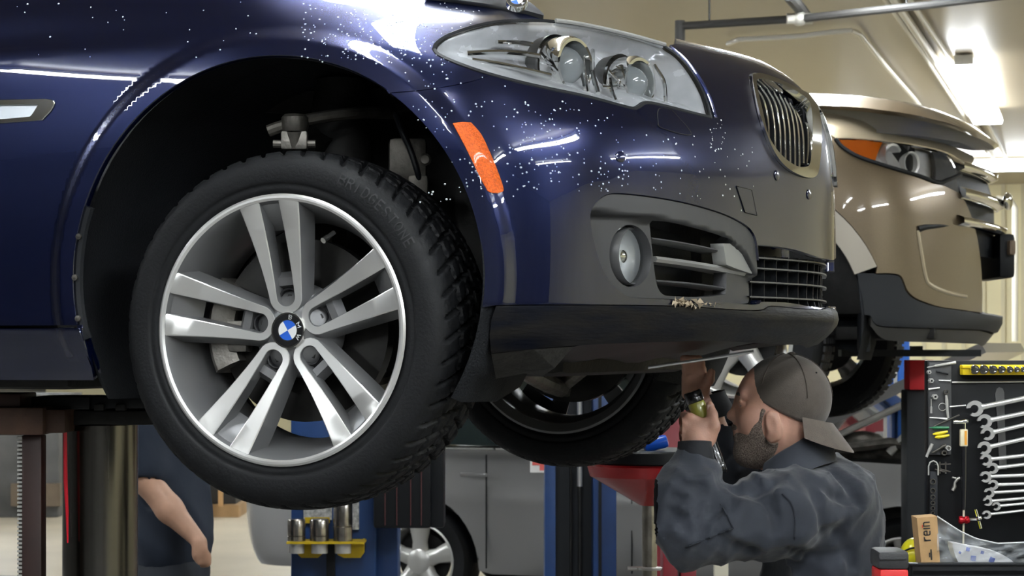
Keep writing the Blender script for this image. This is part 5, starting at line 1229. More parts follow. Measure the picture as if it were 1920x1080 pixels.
# ------------------------------------------------------------------ tool chest on the right
TD = 4.45; kd = kp(TD)
chest = froot('tool_chest', 'black tool chest with upright tool panel at the right edge', 'tool chest', 1850, TD)
b = MB(); boxpx(b, 1738, 2120, 676, 1066, TD, .03, bev=.003); b.build('tool_panel', mat('panel_black', (.006, .0065, .008), .4, noise=.4, nscale=12, bump=.05, bscale=40, spec=.25), chest)
b = MB(); boxpx(b, 1742, 1784, 680, 853, TD-.012, .012, bev=.002); b.build('magnetic_board', mat('board_grey', (.055, .056, .058), .6), chest)
b = MB(); rodpx(b, [(1785, 717), (2110, 714)], 1.6, TD-.006, 8); b.build('panel_lip', M_bolt, chest)
b = MB(); boxpx(b, 1705, 2120, 1059, 1110, 4.2, .012, bev=.002); boxpx(b, 1705, 2120, 1056, 1061, 4.195, .02, bev=.002); boxpx(b, 1705, 1711, 1059, 1110, 4.2, .24); zbox(b, 1712, 2115, 4.2, .30, CAMZ-.432, CAMZ-.424); zbox(b, 1712, 2115, 4.215, .33, .12, CAMZ-.432); b.build('chest_body', mat('chest_black', (.008, .009, .011), .4, spec=.3), chest)
for x in (1760, 2070):
    p = P(x, 650, 4.36); b = MB(); b.lathe([(.0005, -.015), (.05, -.015), (.06, -.008), (.06, .008), (.05, .015), (.0005, .015)], (p[0], p[1], .06), CAX[0], 24); b.build('caster', M_black, chest)
b = MB(); polypx(b, [(1866, 738), (1869, 729), (1874, 726), (1880, 728), (1883, 736), (1884, 790), (1888, 880), (1874, 880), (1870, 790)], TD-.004, .003); b.build('wrench_rack', M_satin, chest)
M_wr = mat('wrench_chrome', (.78, .77, .75), .22, .55, noise=.12, nscale=60)
def wrench(hx, hy, ey, R, L, lab):
    d = TD-.03; k = kp(d); ang = math.atan2((hy-ey), (1920-hx))
    root = thing('wrench', lab, 'wrench', tuple(P(hx, hy, d)), YAW, 'wrenches on the tool panel')
    o = P(hx, hy, d); e1 = CAX[0]*math.cos(ang)+CAX[2]*math.sin(ang); e2 = -CAX[0]*math.sin(ang)+CAX[2]*math.cos(ang); ax = (e1, e2, CAX[1])
    # open jaw: C shape opening left and a little down
    t0 = math.radians(180+15); half = math.radians(38)
    out = [(R*1.05*math.cos(a)*1.0, R*math.sin(a)) for a in np.linspace(t0+half*.75, t0-half*.75+2*math.pi, 26)]
    inn = [(R*.52*math.cos(a)-R*.10, R*.52*math.sin(a)-R*.02) for a in np.linspace(t0-half*1.05+2*math.pi, t0+half*1.05, 14)]
    b = MB(); b.prism([(x*k, y*k) for x, y in out+inn], o-CAX[1]*.003, ax, .007); b.build('jaw', M_wr, root, angle=30)
    b = MB(); w = R*.40; pts = [o+e1*R*.85*k, o+e1*R*1.3*k, o+e1*(R*1.3+L*.5)*k, o+e1*(R+L)*k]
    V = []; F = []
    for i, p in enumerate(pts):
        ww = (w*1.15, w*.85, w*.8, w*.9)[i]*k
        for (a_, h_) in ((-1, 0), (-.7, -.004), (-.25, -.005), (.25, -.005), (.7, -.004), (1, 0), (.7, .003), (-.7, .003)): V.append(p+e2*ww*a_+CAX[1]*h_)
    for i in range(3):
        for j in range(8): F.append((i*8+j, i*8+(j+1) % 8, i*8+8+(j+1) % 8, i*8+8+j))
    obj('shaft', V, F, M_wr, root)
    b = MB(); b.lathe([(R*.85*k, -.004), (R*.85*k, .005), (R*.5*k, .005), (R*.5*k, -.004)], o+e1*(R+L+R*.7)*k, CAX[1], 24, closed=True); b.build('ring_end', M_wr, root)
wl_ = [(1828, 766, 747, 15, 190), (1846, 790, 775, 13.5, 180), (1852, 813, 797, 12.5, 170), (1846, 840, 823, 12.5, 165), (1849, 862, 854, 11, 155), (1861, 878, 871, 10.5, 150), (1848, 894, 891, 10.5, 145), (1862, 909, 907, 9.5, 140), (1855, 924, 920, 9.2, 135), (1852, 940, 934, 8.6, 130), (1868, 949, 944, 8, 125), (1850, 965, 957, 8, 120)]
ords = ['largest chrome wrench, topmost in the row on the tool panel', 'second chrome wrench from the top of the tool panel', 'third chrome wrench from the top of the tool panel', 'fourth chrome wrench from the top of the tool panel', 'fifth chrome wrench from the top of the tool panel', 'sixth chrome wrench from the top, set further right than its neighbours', 'sixth chrome wrench from the bottom of the tool panel', 'fifth chrome wrench from the bottom of the tool panel', 'fourth chrome wrench from the bottom of the tool panel', 'third chrome wrench from the bottom of the tool panel', 'short chrome wrench second from the bottom, set far right', 'lowest chrome wrench in the row, above the T-handle']
for w_, l_ in zip(wl_, ords): wrench(*w_, l_)
rail = froot('socket_rail', 'yellow socket rail along the top of the tool panel', 'socket rail', 1870, TD-.03, CAMZ-.05)
b = MB(); boxpx(b, 1805, 2100, 684, 703, TD-.035, .03, bev=.002); boxpx(b, 1805, 2100, 686, 690, TD-.04, .03); b.build('rail_bar', mat('rail_yellow', (.80, .58, .01), .35), rail)
for i, (x, r) in enumerate(((1827, 8.5), (1844, 8.5), (1861, 8), (1877, 7), (1892, 6.2), (1905, 5.6), (1917, 5.2))):
    root = MB(); p = P(x, 693, TD-.045); rr = r*kd
    root.lathe([(.0005, .02), (rr*.95, .02), (rr, .018), (rr, -.006), (rr*.93, -.009), (rr*.72, -.009), (rr*.66, .004), (.0005, .004)], p, CAX[1], 24)
    tag(root.build('socket', M_chrome), ['biggest chrome socket, leftmost on the yellow rail', 'second chrome socket from the left on the yellow rail', 'third chrome socket from the left on the yellow rail', 'fourth chrome socket from the left on the yellow rail', 'fifth chrome socket from the left on the yellow rail', 'sixth chrome socket from the left on the yellow rail', 'small chrome socket cut by the right picture edge'][i], 'socket', 'sockets on the yellow rail')
# small pieces stuck on the magnetic board
MD = TD-.018
def bit(name, pts, r, m_, lab, cat, n=8):
    b = MB(); rodpx(b, pts, r, MD, n); return tag(b.build(name, m_), lab, cat, 'bits on the magnetic board')
def nut(x, y, r, lab):
    b = MB(); p = P(x, y, MD-.004); k = kd
    b.lathe([(r*k, .008), (r*k, -.004), (r*.85*k, -.006), (r*.45*k, -.006), (r*.42*k, .0)], p, CAX[1], 6); tag(b.build('hex_nut', M_bolt), lab, 'nut', 'bits on the magnetic board')
bit('pocket_screwdriver', [(1738, 689), (1752, 686.5), (1754, 686), (1780, 681.5), (1792, 679.5)], [1, 1, 2.2, 2.6, 3], M_bolt, 'pale pocket screwdriver lying across the top of the magnetic board', 'screwdriver')
nut(1742, 698, 4, 'hex nut nearest the top left of the magnetic board'); nut(1746, 714, 5, 'hex nut left of the short screw on the magnetic board'); nut(1753, 744, 5.6, 'biggest hex nut near the middle of the magnetic board')
bit('drill_bit', [(1755, 696), (1778, 701)], 2, M_black, 'black drill bit high on the magnetic board', 'drill bit')
bit('screw', [(1760, 713), (1781, 714), (1783, 714)], [1, 1.4, 3], M_bolt, 'long bright screw lying on the upper magnetic board', 'screw')
bit('bolt', [(1741, 730), (1747, 729), (1762, 727)], [2.2, 1.7, 1.4], M_bolt, 'short bolt on the left of the magnetic board', 'bolt')
bit('screw', [(1746, 748), (1746, 762), (1746, 763), (1746, 775)], [.9, .9, 2, 2], M_bolt, 'upright screw left of the wire ring', 'screw')
b = MB(); p = P(1767, 763, MD); b.tube([p+kd*7*(CAX[0]*math.cos(a)+CAX[2]*math.sin(a)) for a in np.linspace(0, 2*math.pi, 24, endpoint=False)], .0006, 6, closed=True); tag(b.build('wire_ring', M_bolt), 'thin wire ring hanging on the magnetic board', 'ring')
mw = thing('mini_wrench', 'small ring wrench hanging upright on the magnetic board', 'wrench', tuple(P(1775, 760, MD)), YAW)
b = MB(); b.lathe([(5*kd, -.003), (5*kd, .003), (2.8*kd, .003), (2.8*kd, -.003)], P(1774, 735, MD-.003), CAX[1], 20, closed=True); b.build('ring_end', M_steel, mw)
b = MB(); rodpx(b, [(1774, 741), (1775, 750), (1776, 770), (1778, 784)], [2, 3, 2.6, 2], MD-.002); b.build('shaft', M_bolt, mw)
bit('rod', [(1781, 762.5), (1811, 760)], 1.4, M_bolt, 'thin steel rod sticking out right of the magnetic board', 'rod')
bit('drill_bit', [(1750, 800), (1775, 789), (1799, 778)], 1.6, M_steel, 'long twist drill lying diagonally over the magnetic board', 'drill bit')
bit('punch', [(1743, 783), (1760, 784), (1776, 786)], [1, 1.2, 2.6], M_bolt, 'thin steel punch above the green pick', 'punch')
bit('green_pick', [(1742, 802), (1748, 802), (1752, 802), (1760, 802), (1779, 802)], [.8, 1, 3.4, 2.8, 2.4], mat('green_plastic', (.01, .16, .06), .4), 'green handled pick on the magnetic board', 'pick')
M_yp = mat('yellow_plastic', (.85, .68, .01), .35)
bit('yellow_tool', [(1749, 814), (1755, 813.5), (1766, 811.5), (1777, 809)], [1.4, 3.2, 3.2, 2], M_yp, 'upper one of two yellow plastic tools on the magnetic board', 'pick')
bit('yellow_tool', [(1753, 820), (1759, 819.5), (1770, 818), (1780, 816)], [1.4, 3.2, 3.2, 2], M_yp, 'lower one of two yellow plastic tools on the magnetic board', 'pick')
bit('extension_bar', [(1748, 849), (1764, 840), (1766, 838), (1774, 835)], [2, 2.2, 3.4, 3.4], M_steel, 'dark extension bar at the bottom of the magnetic board', 'extension')
bit('swivel_joint', [(1737, 857), (1741, 847), (1743, 843), (1748, 832)], [2.6, 2.6, 3.4, 3.2], M_bolt, 'chrome swivel joint hanging off the board\'s lower left corner', 'joint')
for (x, y, lb) in ((1777, 840, 'upper small socket at the bottom of the magnetic board'), (1769, 849, 'lower dark socket at the bottom of the magnetic board')):
    b = MB(); b.lathe([(4.6*kd, .006), (4.6*kd, -.01), (3.2*kd, -.01), (2.8*kd, .0), (.0005, .0)], P(x, y, MD-.004), CAX[1], 20); tag(b.build('small_socket', M_bolt if y == 840 else M_steel), lb, 'socket')
# flexible ratchet handle with a label
rt = thing('torque_wrench', 'long black torque wrench with yellow label hanging upright on the panel', 'torque wrench', tuple(P(1806, 1050, TD-.03)), YAW)
b = MB(); rodpx(b, [(1787, 791), (1792, 791), (1800, 791), (1810, 790), (1815, 790)], [4, 4.6, 3.2, 5, 4], TD-.03, 14); rodpx(b, [(1808, 792), (1808, 806)], 3, TD-.03); b.build('ratchet_head', M_chrome, rt)
b = MB(); boxpx(b, 1801, 1815, 805, 837, TD-.036, .012, bev=.002); lb = b.build('handle_label', mat('label_cream', (.78, .70, .48), .5), rt)
b = MB(); boxpx(b, 1809, 1813, 808, 834, TD-.0375, .003); b.build('label_print', mat('orange_print', (.8, .35, .03), .5), lb)
b = MB(); rodpx(b, [(1808, 836), (1808, 900), (1807, 956)], [5, 4.8, 4], TD-.03, 14); b.build('handle_tube', mat('black_tube', (.012, .012, .014), .22, coat=.5), rt)
b = MB(); rodpx(b, [(1807, 956), (1806, 1024)], 2, TD-.03); b.build('tip_rod', mat('pale_rod', (.6, .55, .42), .4), rt)
th_ = thing('t_handle', 'chrome T-handle with red collar below the wrenches', 'handle', tuple(P(1834, 972, TD-.04)), YAW)
b = MB(); rodpx(b, [(1798, 975), (1802, 975), (1808, 975), (1812, 975), (1817, 974)], [7, 8, 6, 8, 6.5], TD-.035, 14); b.build('red_collar', mat('anodised_red', (.45, .01, .02), .25, .6), th_)
b = MB(); rodpx(b, [(1815, 974), (1834, 973)], 3.6, TD-.035); rodpx(b, [(1829, 955), (1834, 972), (1839, 991)], 2.8, TD-.04); b.ball(P(1836, 972, TD-.045), .006, 8); b.build('cross_bar', M_chrome, th_)
sh_ = thing('shackle', 'U-shaped steel shackle hanging below the magnetic board', 'shackle', tuple(P(1750, 890, TD-.02)), YAW)
b = MB(); rodpx(b, [(1741, 891), (1741, 874), (1744, 867), (1750, 864), (1756, 867), (1759, 874), (1759, 891)], 1.4, TD-.02, 8); b.build('bow', M_bolt, sh_)
stp = thing('drill_gauge', 'black strip with a column of round holes under the shackle', 'gauge', tuple(P(1749, 968, TD-.02)), YAW)
b = MB(); boxpx(b, 1744, 1758, 884, 970, TD-.014, .006, bev=.001); b.build('strip', M_clad, stp)
for (y, r) in ((903, 5.5), (920, 5), (932, 4.6), (943, 4.2), (953, 3.8), (962, 3.4)):
    b = MB(); b.lathe([(r*kd, .003), (r*kd, -.003), (r*.7*kd, -.003), (r*.7*kd, .003)], P(1749, y, TD-.016), CAX[1], 18, closed=True); b.build('grommet', M_steel, stp)
for (x, y, lb_) in ((1762, 880, 'left thumb screw beside the shackle'), (1773, 880, 'right thumb screw beside the shackle')):
    b = MB(); rodpx(b, [(x, y-14), (x, y+8)], 1.4, MD); rodpx(b, [(x-9, y-9), (x+10, y-10)], 1, MD); rodpx(b, [(x-9, y), (x+9, y+5)], 1.6, MD); tag(b.build('thumb_screw', M_steel), lb_, 'screw')
b = MB(); rodpx(b, [(1786, 920), (1790, 912), (1790, 905), (1795, 898), (1800, 896)], [3.4, 3.6, 2.6, 3.8, 3], MD, 10); rodpx(b, [(1785, 895), (1794, 897)], 2, MD); tag(b.build('pipe_fitting', mat('pewter', (.38, .37, .34), .4, .8)), 'grey bent pipe fitting left of the torque wrench', 'fitting')
# cardboard box with print, plastic bag, printed pouch
M_card = mat('cardboard', (.50, .31, .14), .75, noise=.12, nscale=40)
cbx = thing('cardboard_box', 'upright brown cardboard box printed rein in the tool chest tray', 'box', tuple(P(1740, 1058, 4.26)), YAW)
fq = [(1719, 971), (1757, 968), (1763, 1062), (1728, 1062)]
b = MB(); polypx(b, fq, 4.26, .06); b.build('carton', M_card, cbx, smooth=False)
M_ink = mat('black_ink', (.012, .012, .012), .6); M_inkr = mat('red_ink', (.6, .05, .02), .6)
# lettering runs upwards; letter frame: a along reading direction (up), b to the left
def LG(ch): return {'r': [[(0, 0), (0, 1)], [(0, .7), (.25, .98), (.6, 1)]], 'e': [[(.05, .5), (.75, .5), (.75, .8), (.6, 1), (.15, 1), (0, .8), (0, .2), (.15, 0), (.7, 0)]], 'i': [[(.1, 0), (.1, 1)]], 'n': [[(0, 0), (0, 1), (.5, 1), (.7, .85), (.7, 0)]]}[ch]
b = MB(); ax_up = np.array([1.2/50, -1.0]); ax_up /= np.linalg.norm(ax_up)
pos = 0.0
def letter_map(a, h): 
    base = np.array([1744.5, 1013.0]); q = base+np.array([-.06, -1.0])*a+np.array([-1.0, .06])*h
    return P(q[0], q[1], 4.2585)
for ch, w in (('r', 8), ('e', 9.5), ('i', 3.5), ('n', 9.5)):
    for pl in LG(ch):
        pts = np.array(pl)*np.array([10, 11])+np.array([pos, 0]); stroke(b, pts, 2.3, letter_map)
    pos += w+2.0
b.build('carton_lettering', M_ink, cbx, smooth=False)
b = MB(); stroke(b, [(25, 13.5), (29, 13.5)], 1.6, letter_map); b.build('letter_dot', M_inkr, cbx, smooth=False)
b = MB(); stroke(b, [(-36, 0), (-18, 0)], 2.6, letter_map); stroke(b, [(-31, 3), (-24, 3)], 2.2, letter_map); b.build('carton_mark', M_ink, cbx, smooth=False)
# plastic bag: crumpled clear sheet over the tray
bag = thing('plastic_bag', 'clear crumpled plastic bag draped from the cardboard box', 'bag', tuple(P(1840, 1058, 4.24)), YAW)
NXb, NYb = 34, 12; V = []; RB = np.random.default_rng(5)
topx = np.linspace(1757, 2010, NXb); topy = np.interp(topx, [1757, 1775, 1800, 1830, 1870, 1920, 2010], [968, 980, 996, 1010, 1019, 1017, 1008])
for i in range(NXb):
    for j in range(NYb):
        t = j/(NYb-1); y = topy[i]+(1057-topy[i])*t
        V.append(P(topx[i], y, 4.27+.018*math.sin(i*.9+j*.7)*math.sin(math.pi*t)+.02*RB.uniform(-1, 1)*math.sin(math.pi*t)))
Fb = [(i*NYb+j, i*NYb+j+1, i*NYb+NYb+j+1, i*NYb+NYb+j) for i in range(NXb-1) for j in range(NYb-1)]
def film_mat():
    m = bpy.data.materials.new('plastic_film'); m.use_nodes = True; nt = m.node_tree; nt.nodes.clear()
    o = nt.nodes.new('ShaderNodeOutputMaterial'); t = nt.nodes.new('ShaderNodeBsdfTransparent'); g = nt.nodes.new('ShaderNodeBsdfPrincipled')
    g.inputs['Base Color'].default_value = (.75, .78, .8, 1); g.inputs['Roughness'].default_value = .12
    mx = nt.nodes.new('ShaderNodeMixShader'); mx.inputs[0].default_value = .3
    nt.links.new(t.outputs[0], mx.inputs[1]); nt.links.new(g.outputs[0], mx.inputs[2]); nt.links.new(mx.outputs[0], o.inputs[0]); return m
obj('film', V, Fb, film_mat(), bag)
b = MB(); b.tube([P(topx[i], topy[i], 4.265) for i in range(NXb)], .0016, 6); b.build('bag_rim', mat('film_edge', (.6, .62, .62), .3), bag)
pch = thing('printed_pouch', 'white pouch printed with blue squares inside the plastic bag', 'pouch', tuple(P(1845, 1058, 4.31)), YAW)
b = MB(); pp = spline([(1786, 1022), (1798, 1020), (1815, 1024), (1850, 1030), (1880, 1040), (1900, 1058), (1840, 1060), (1802, 1060)], 4, True)
polypx(b, pp, 4.30, .05); b.build('pouch_body', mat('pouch_white', (.8, .8, .82), .5, bump=.5, bscale=60), pch, angle=50)
b = MB()
for (x, y, r, a) in ((1825, 1047, 7, .1), (1860, 1050, 7, .4), (1815, 1030, 5, .2), (1842, 1036, 4, .3), (1800, 1036, 3, .5)):
    polypx(b, [(x+r*math.cos(a+k*math.pi/2+.78), y+r*math.sin(a+k*math.pi/2+.78)) for k in range(4)], 4.2985, .001)
b.build('pouch_print', mat('blue_print', (.02, .07, .45), .5), pch, smooth=False)
# yellow dome, black case
yd = thing('yellow_hard_hat', 'yellow plastic dome behind the cardboard box', 'hard hat', tuple(P(1712, 1045, 4.36)), YAW)
b = MB(); b.ball(P(1716, 1040, 4.36), (.030, .04, .034), 12); b.build('dome', mat('dome_yellow', (.78, .70, .02), .3, coat=.4), yd)
b = MB(); b.tube([P(1690, 1036, 4.33), P(1705, 1029, 4.32), P(1728, 1024, 4.32)], .0018, 8); b.build('dome_rib', M_black, yd)
kc = froot('tool_case', 'small black tool case with red base left of the tool chest', 'case', 1675, 4.16)
b = MB(); boxpx(b, 1647, 1705, 1034, 1068, 4.1, .1, bev=.008); boxpx(b, 1650, 1700, 1046, 1050, 4.097, .01, bev=.001); b.build('case_lid', mat('case_black', (.03, .03, .032), .5, bump=.2, bscale=200), kc)
b = MB(); boxpx(b, 1650, 1704, 1068, 1110, 4.1, .1, bev=.006); b.build('case_base', mat('case_red', (.7, .03, .03), .45), kc)
b = MB(); zbox(b, 1648, 1700, 4.1, .1, 0, CAMZ+(650-1110)*kp(4.1), bev=.01); b.build('case_stand', M_clad, kc)

# ------------------------------------------------------------------ people: signed distance sculpting, frame (right, depth, up) of the camera
def Lc(px, py, d): return np.array([(px-960)*d/FPX, d, (HORIZ-py)*d/FPX])
def cam2world(V): 
    V = np.asarray(V); return np.stack([CX+RV[0]*V[:, 0]+FV[0]*V[:, 1], CY+RV[1]*V[:, 0]+FV[1]*V[:, 1], CAMZ+V[:, 2]], 1)
class SDF:
    def __init__(s, lo, hi, h):
        s.lo = np.array(lo, float); s.h = h; s.n = np.ceil((np.array(hi)-s.lo)/h).astype(int)+1
        s.D = np.full(s.n, 1.0, np.float32)
    def blk(s, a, b, m):
        i0 = np.clip(np.floor((np.minimum(a, b)-m-s.lo)/s.h).astype(int), 0, s.n-1); i1 = np.clip(np.ceil((np.maximum(a, b)+m-s.lo)/s.h).astype(int)+1, 1, s.n)
        sl = tuple(slice(i0[k], max(i1[k], i0[k]+1)) for k in range(3))
        ax = [s.lo[k]+s.h*np.arange(sl[k].start, sl[k].stop) for k in range(3)]
        return sl, np.stack(np.meshgrid(*ax, indexing='ij'), -1)
    def merge(s, sl, d, k, sub=False):
        D = s.D[sl]
        if sub:
            d = -d; hh = np.clip(.5+.5*(d-D)/k, 0, 1) if k > 0 else (d > D)*1.0; s.D[sl] = D*(1-hh)+d*hh+(k*hh*(1-hh) if k > 0 else 0)
        else:
            hh = np.clip(.5+.5*(D-d)/k, 0, 1) if k > 0 else (d < D)*1.0; s.D[sl] = D*(1-hh)+d*hh-(k*hh*(1-hh) if k > 0 else 0)
    def cap(s, a, b, ra, rb=None, k=.015, sub=False):
        rb = ra if rb is None else rb; a = np.asarray(a, float); b = np.asarray(b, float)
        sl, X = s.blk(a, b, max(ra, rb)+k+.03); ab = b-a; t = np.clip(((X-a)@ab)/(ab@ab+1e-12), 0, 1)
        d = np.linalg.norm(X-a-t[..., None]*ab, axis=-1)-(ra+(rb-ra)*t); s.merge(sl, d, k, sub); return s
    def chain(s, pts, rs, k=.015):
        for i in range(len(pts)-1): s.cap(pts[i], pts[i+1], rs[i], rs[i+1], k)
        return s
    def ell(s, c, r, k=.02, sub=False, ax=None):
        c = np.asarray(c, float); r = np.asarray(r, float); m = r.max()
        sl, X = s.blk(c-m, c+m, k+.03); Q = X-c
        if ax is not None: Q = Q@np.asarray(ax, float).T
        k0 = np.linalg.norm(Q/r, axis=-1); k1 = np.linalg.norm(Q/(r*r), axis=-1)+1e-9
        s.merge(sl, k0*(k0-1)/k1, k, sub); return s
    def box(s, c, hsz, rd, k=.01, ax=None, sub=False):
        c = np.asarray(c, float); hsz = np.asarray(hsz, float); m = np.linalg.norm(hsz)
        sl, X = s.blk(c-m, c+m, k+.02); Q = X-c
        if ax is not None: Q = Q@np.asarray(ax, float).T
        q = np.abs(Q)-(hsz-rd); d = np.linalg.norm(np.maximum(q, 0), axis=-1)+np.minimum(q.max(-1), 0)-rd; s.merge(sl, d, k, sub); return s
    def grid(s): return np.stack(np.meshgrid(*[s.lo[k]+s.h*np.arange(s.n[k]) for k in range(3)], indexing='ij'), -1)
    def mesh(s, D=None, smooth=1):
        D = s.D if D is None else D; ins = D < 0
        nx, ny, nz = D.shape; acc = np.zeros((nx-1, ny-1, nz-1, 3)); cnt = np.zeros((nx-1, ny-1, nz-1))
        for axis in range(3):
            sa = [slice(None)]*3; sb = [slice(None)]*3; sa[axis] = slice(0, -1); sb[axis] = slice(1, None)
            A_, B_ = D[tuple(sa)], D[tuple(sb)]; cr = (A_ < 0) != (B_ < 0); t = np.where(cr, A_/(A_-B_+1e-12), 0)
            o1, o2 = [k for k in range(3) if k != axis]
            for p in (0, 1):
                for q in (0, 1):
                    sl = [slice(None)]*3; sl[o1] = slice(p, (nx, ny, nz)[o1]-1+p); sl[o2] = slice(q, (nx, ny, nz)[o2]-1+q)
                    c = cr[tuple(sl)]; off = np.zeros(c.shape+(3,)); off[..., axis] = t[tuple(sl)]; off[..., o1] = p; off[..., o2] = q
                    acc += off*c[..., None]; cnt += c
        act = cnt > 0; idx = -np.ones(act.shape, int); idx[act] = np.arange(act.sum())
        ijk = np.argwhere(act); V = s.lo+s.h*(ijk+acc[act]/cnt[act][:, None]); F = []
        for axis in range(3):
            o1, o2 = (axis+1) % 3, (axis+2) % 3
            sa = [slice(1, -1)]*3; sb = [slice(1, -1)]*3; sa[axis] = slice(0, -1); sb[axis] = slice(1, None)
            A_, B_ = ins[tuple(sa)], ins[tuple(sb)]; e = np.argwhere(A_ != B_)
            if not len(e): continue
            flip = A_[tuple(e.T)]
            base = e.copy(); base[:, o1] += 1; base[:, o2] += 1
            def cell(d1, d2): q = base.copy(); q[:, o1] += d1; q[:, o2] += d2; return idx[tuple(q.T)]
            c00, c10, c11, c01 = cell(-1, -1), cell(0, -1), cell(0, 0), cell(-1, 0)
            Q = np.stack([c00, c10, c11, c01], 1); Q[~flip] = Q[~flip][:, ::-1]; F.append(Q)
        F = np.concatenate(F); F = F[(F >= 0).all(1)]
        for _ in range(smooth):
            S_ = np.zeros_like(V); n_ = np.zeros(len(V))
            for a, b_ in ((0, 1), (1, 2), (2, 3), (3, 0)):
                np.add.at(S_, F[:, a], V[F[:, b_]]); np.add.at(S_, F[:, b_], V[F[:, a]]); np.add.at(n_, F[:, a], 1); np.add.at(n_, F[:, b_], 1)
            V = V*.5+.5*S_/np.maximum(n_, 1)[:, None]
        return V, F
def waves(X, seed, freqs, amp):
    """soft cloth folds: a sum of slanted ridges"""
    r = np.random.default_rng(seed); out = np.zeros(X.shape[:-1])
    for f in freqs:
        dr = r.normal(size=3); dr /= np.linalg.norm(dr); d2 = r.normal(size=3); d2 /= np.linalg.norm(d2)
        ph = r.uniform(0, 6.28); w = X@dr*f+ph+1.2*np.sin(X@d2*f*.5+ph); out += amp*(1-np.abs(np.sin(w)))**2*(30/f)
    return out
M_skin = mat('skin', (.68, .38, .28), .5, noise=.22, nscale=22, bump=.15, bscale=300)
MATS['skin'].node_tree.nodes['Principled BSDF'].inputs['Subsurface Weight'].default_value = .12
MATS['skin'].node_tree.nodes['Principled BSDF'].inputs['Subsurface Radius'].default_value = (.01, .004, .002)
M_skin2 = mat('skin_tan', (.48, .27, .18), .5, noise=.2, nscale=15)
M_jack = mat('navy_work_jacket', (.034, .040, .056), .75, noise=.35, nscale=9, bump=.4, bscale=30, sheen=.3, col2=(.020, .025, .037))
M_jackd = mat('black_sleeve', (.012, .013, .017), .8, bump=.4, bscale=30, sheen=.1)
M_cap = mat('brown_cap_cloth', (.098, .079, .064), .8, noise=.15, nscale=60, bump=.25, bscale=500, sheen=.3)
M_brim = mat('brim_cloth', (.15, .122, .10), .8, noise=.15, nscale=60, bump=.25, bscale=500, sheen=.3)
M_beard = mat('grey_stubble', (.30, .24, .20), .85, noise=.65, nscale=420, bump=.9, bscale=500, col2=(.07, .048, .038))
M_trou = mat('navy_work_trousers', (.02, .024, .034), .8, noise=.3, nscale=10)
M_shoe = mat('work_boot', (.02, .016, .012), .6)
HD = 4.86
man = thing('person', 'mechanic in navy work jacket and backward cap shining a flashlight under the car', 'person', tuple(cam2world(Lc(1500, 700, 4.95)[None])[0]*np.array([1, 1, 0])), YAW)
# --- body: head, neck, hands on arms that run inside the sleeves, one surface
B = SDF((.36, 4.60, -.52), (.80, 5.24, .03), .0036)
h = lambda x, y, dd=0: Lc(x, y, HD+dd)
B.ell(h(1463, 757), (.098, .076, .100), .02)                       # cranium
B.ell(h(1428, 800), (.058, .056, .080), .03)                       # face
B.cap(h(1406, 846, -.018), h(1455, 812, -.052), .020, .018, .03); B.cap(h(1406, 846, .018), h(1455, 812, .052), .020, .018, .03)
B.ell(h(1401, 851), (.026, .030, .024), .02)                       # chin
B.cap(h(1394, 742, -.034), h(1394, 742, .034), .011, None, .012)   # brow
B.cap(h(1390, 748), h(1377, 777), .0085, .0115, .012); B.ell(h(1371, 779), (.0105, .012, .010), .008)
B.ell(h(1381, 785, -.012), (.009, .007, .008), .006); B.ell(h(1381, 785, .012), (.009, .007, .008), .006)
B.ell(h(1388, 805), (.014, .024, .012), .012); B.cap(h(1382, 811, -.016), h(1382, 811, .016), .0065, None, .006); B.cap(h(1383, 820, -.015), h(1383, 820, .015), .0065, None, .006)
B.ell(h(1412, 790, -.044), (.026, .02, .028), .025); B.ell(h(1412, 790, .044), (.026, .02, .028), .025)    # cheeks
B.ell(h(1391, 759, -.038), (.012, .014, .009), .008, True); B.ell(h(1391, 759, .038), (.012, .014, .009), .008, True)
B.ell(h(1396, 760, -.033), (.012, .012, .011), .003); B.ell(h(1396, 760, .033), (.012, .012, .011), .003)
B.cap(h(1388, 753, -.046), h(1386, 755, -.026), .0035, None, .004)     # lid
for sg in (-1, 1):                                                  # ears
    ca, sa_ = math.cos(.25), math.sin(.25)
    axE = [[ca, 0, sa_], [0, 1, 0], [-sa_, 0, ca]]
    B.ell(h(1450, 797, sg*.082), (.017, .011, .034), .006, ax=axE); B.ell(h(1446, 795, sg*.096), (.010, .008, .023), .005, True, ax=axE); B.cap(h(1443, 818, sg*.077), h(1446, 823, sg*.077), .008, .008, .006)
    B.cap(h(1456, 775, sg*.084), h(1461, 800, sg*.084), .005, .005, .004)
B.cap(h(1462, 825), Lc(1505, 900, 4.9), .056, .066, .04)            # neck
B.ell(Lc(1510, 960, 4.93), (.09, .16, .09), .05)
B.chain([Lc(1510, 960, 4.93), Lc(1500, 975, 4.74), Lc(1290, 990, 4.67), Lc(1304, 868, 4.73), Lc(1304, 842, 4.745)], [.06, .045, .035, .028, .025], .02)
B.chain([Lc(1510, 960, 4.93), Lc(1460, 930, 5.10), Lc(1372, 895, 5.08), Lc(1326, 770, 5.0), Lc(1310, 742, 4.99)], [.06, .045, .038, .030, .026], .02)
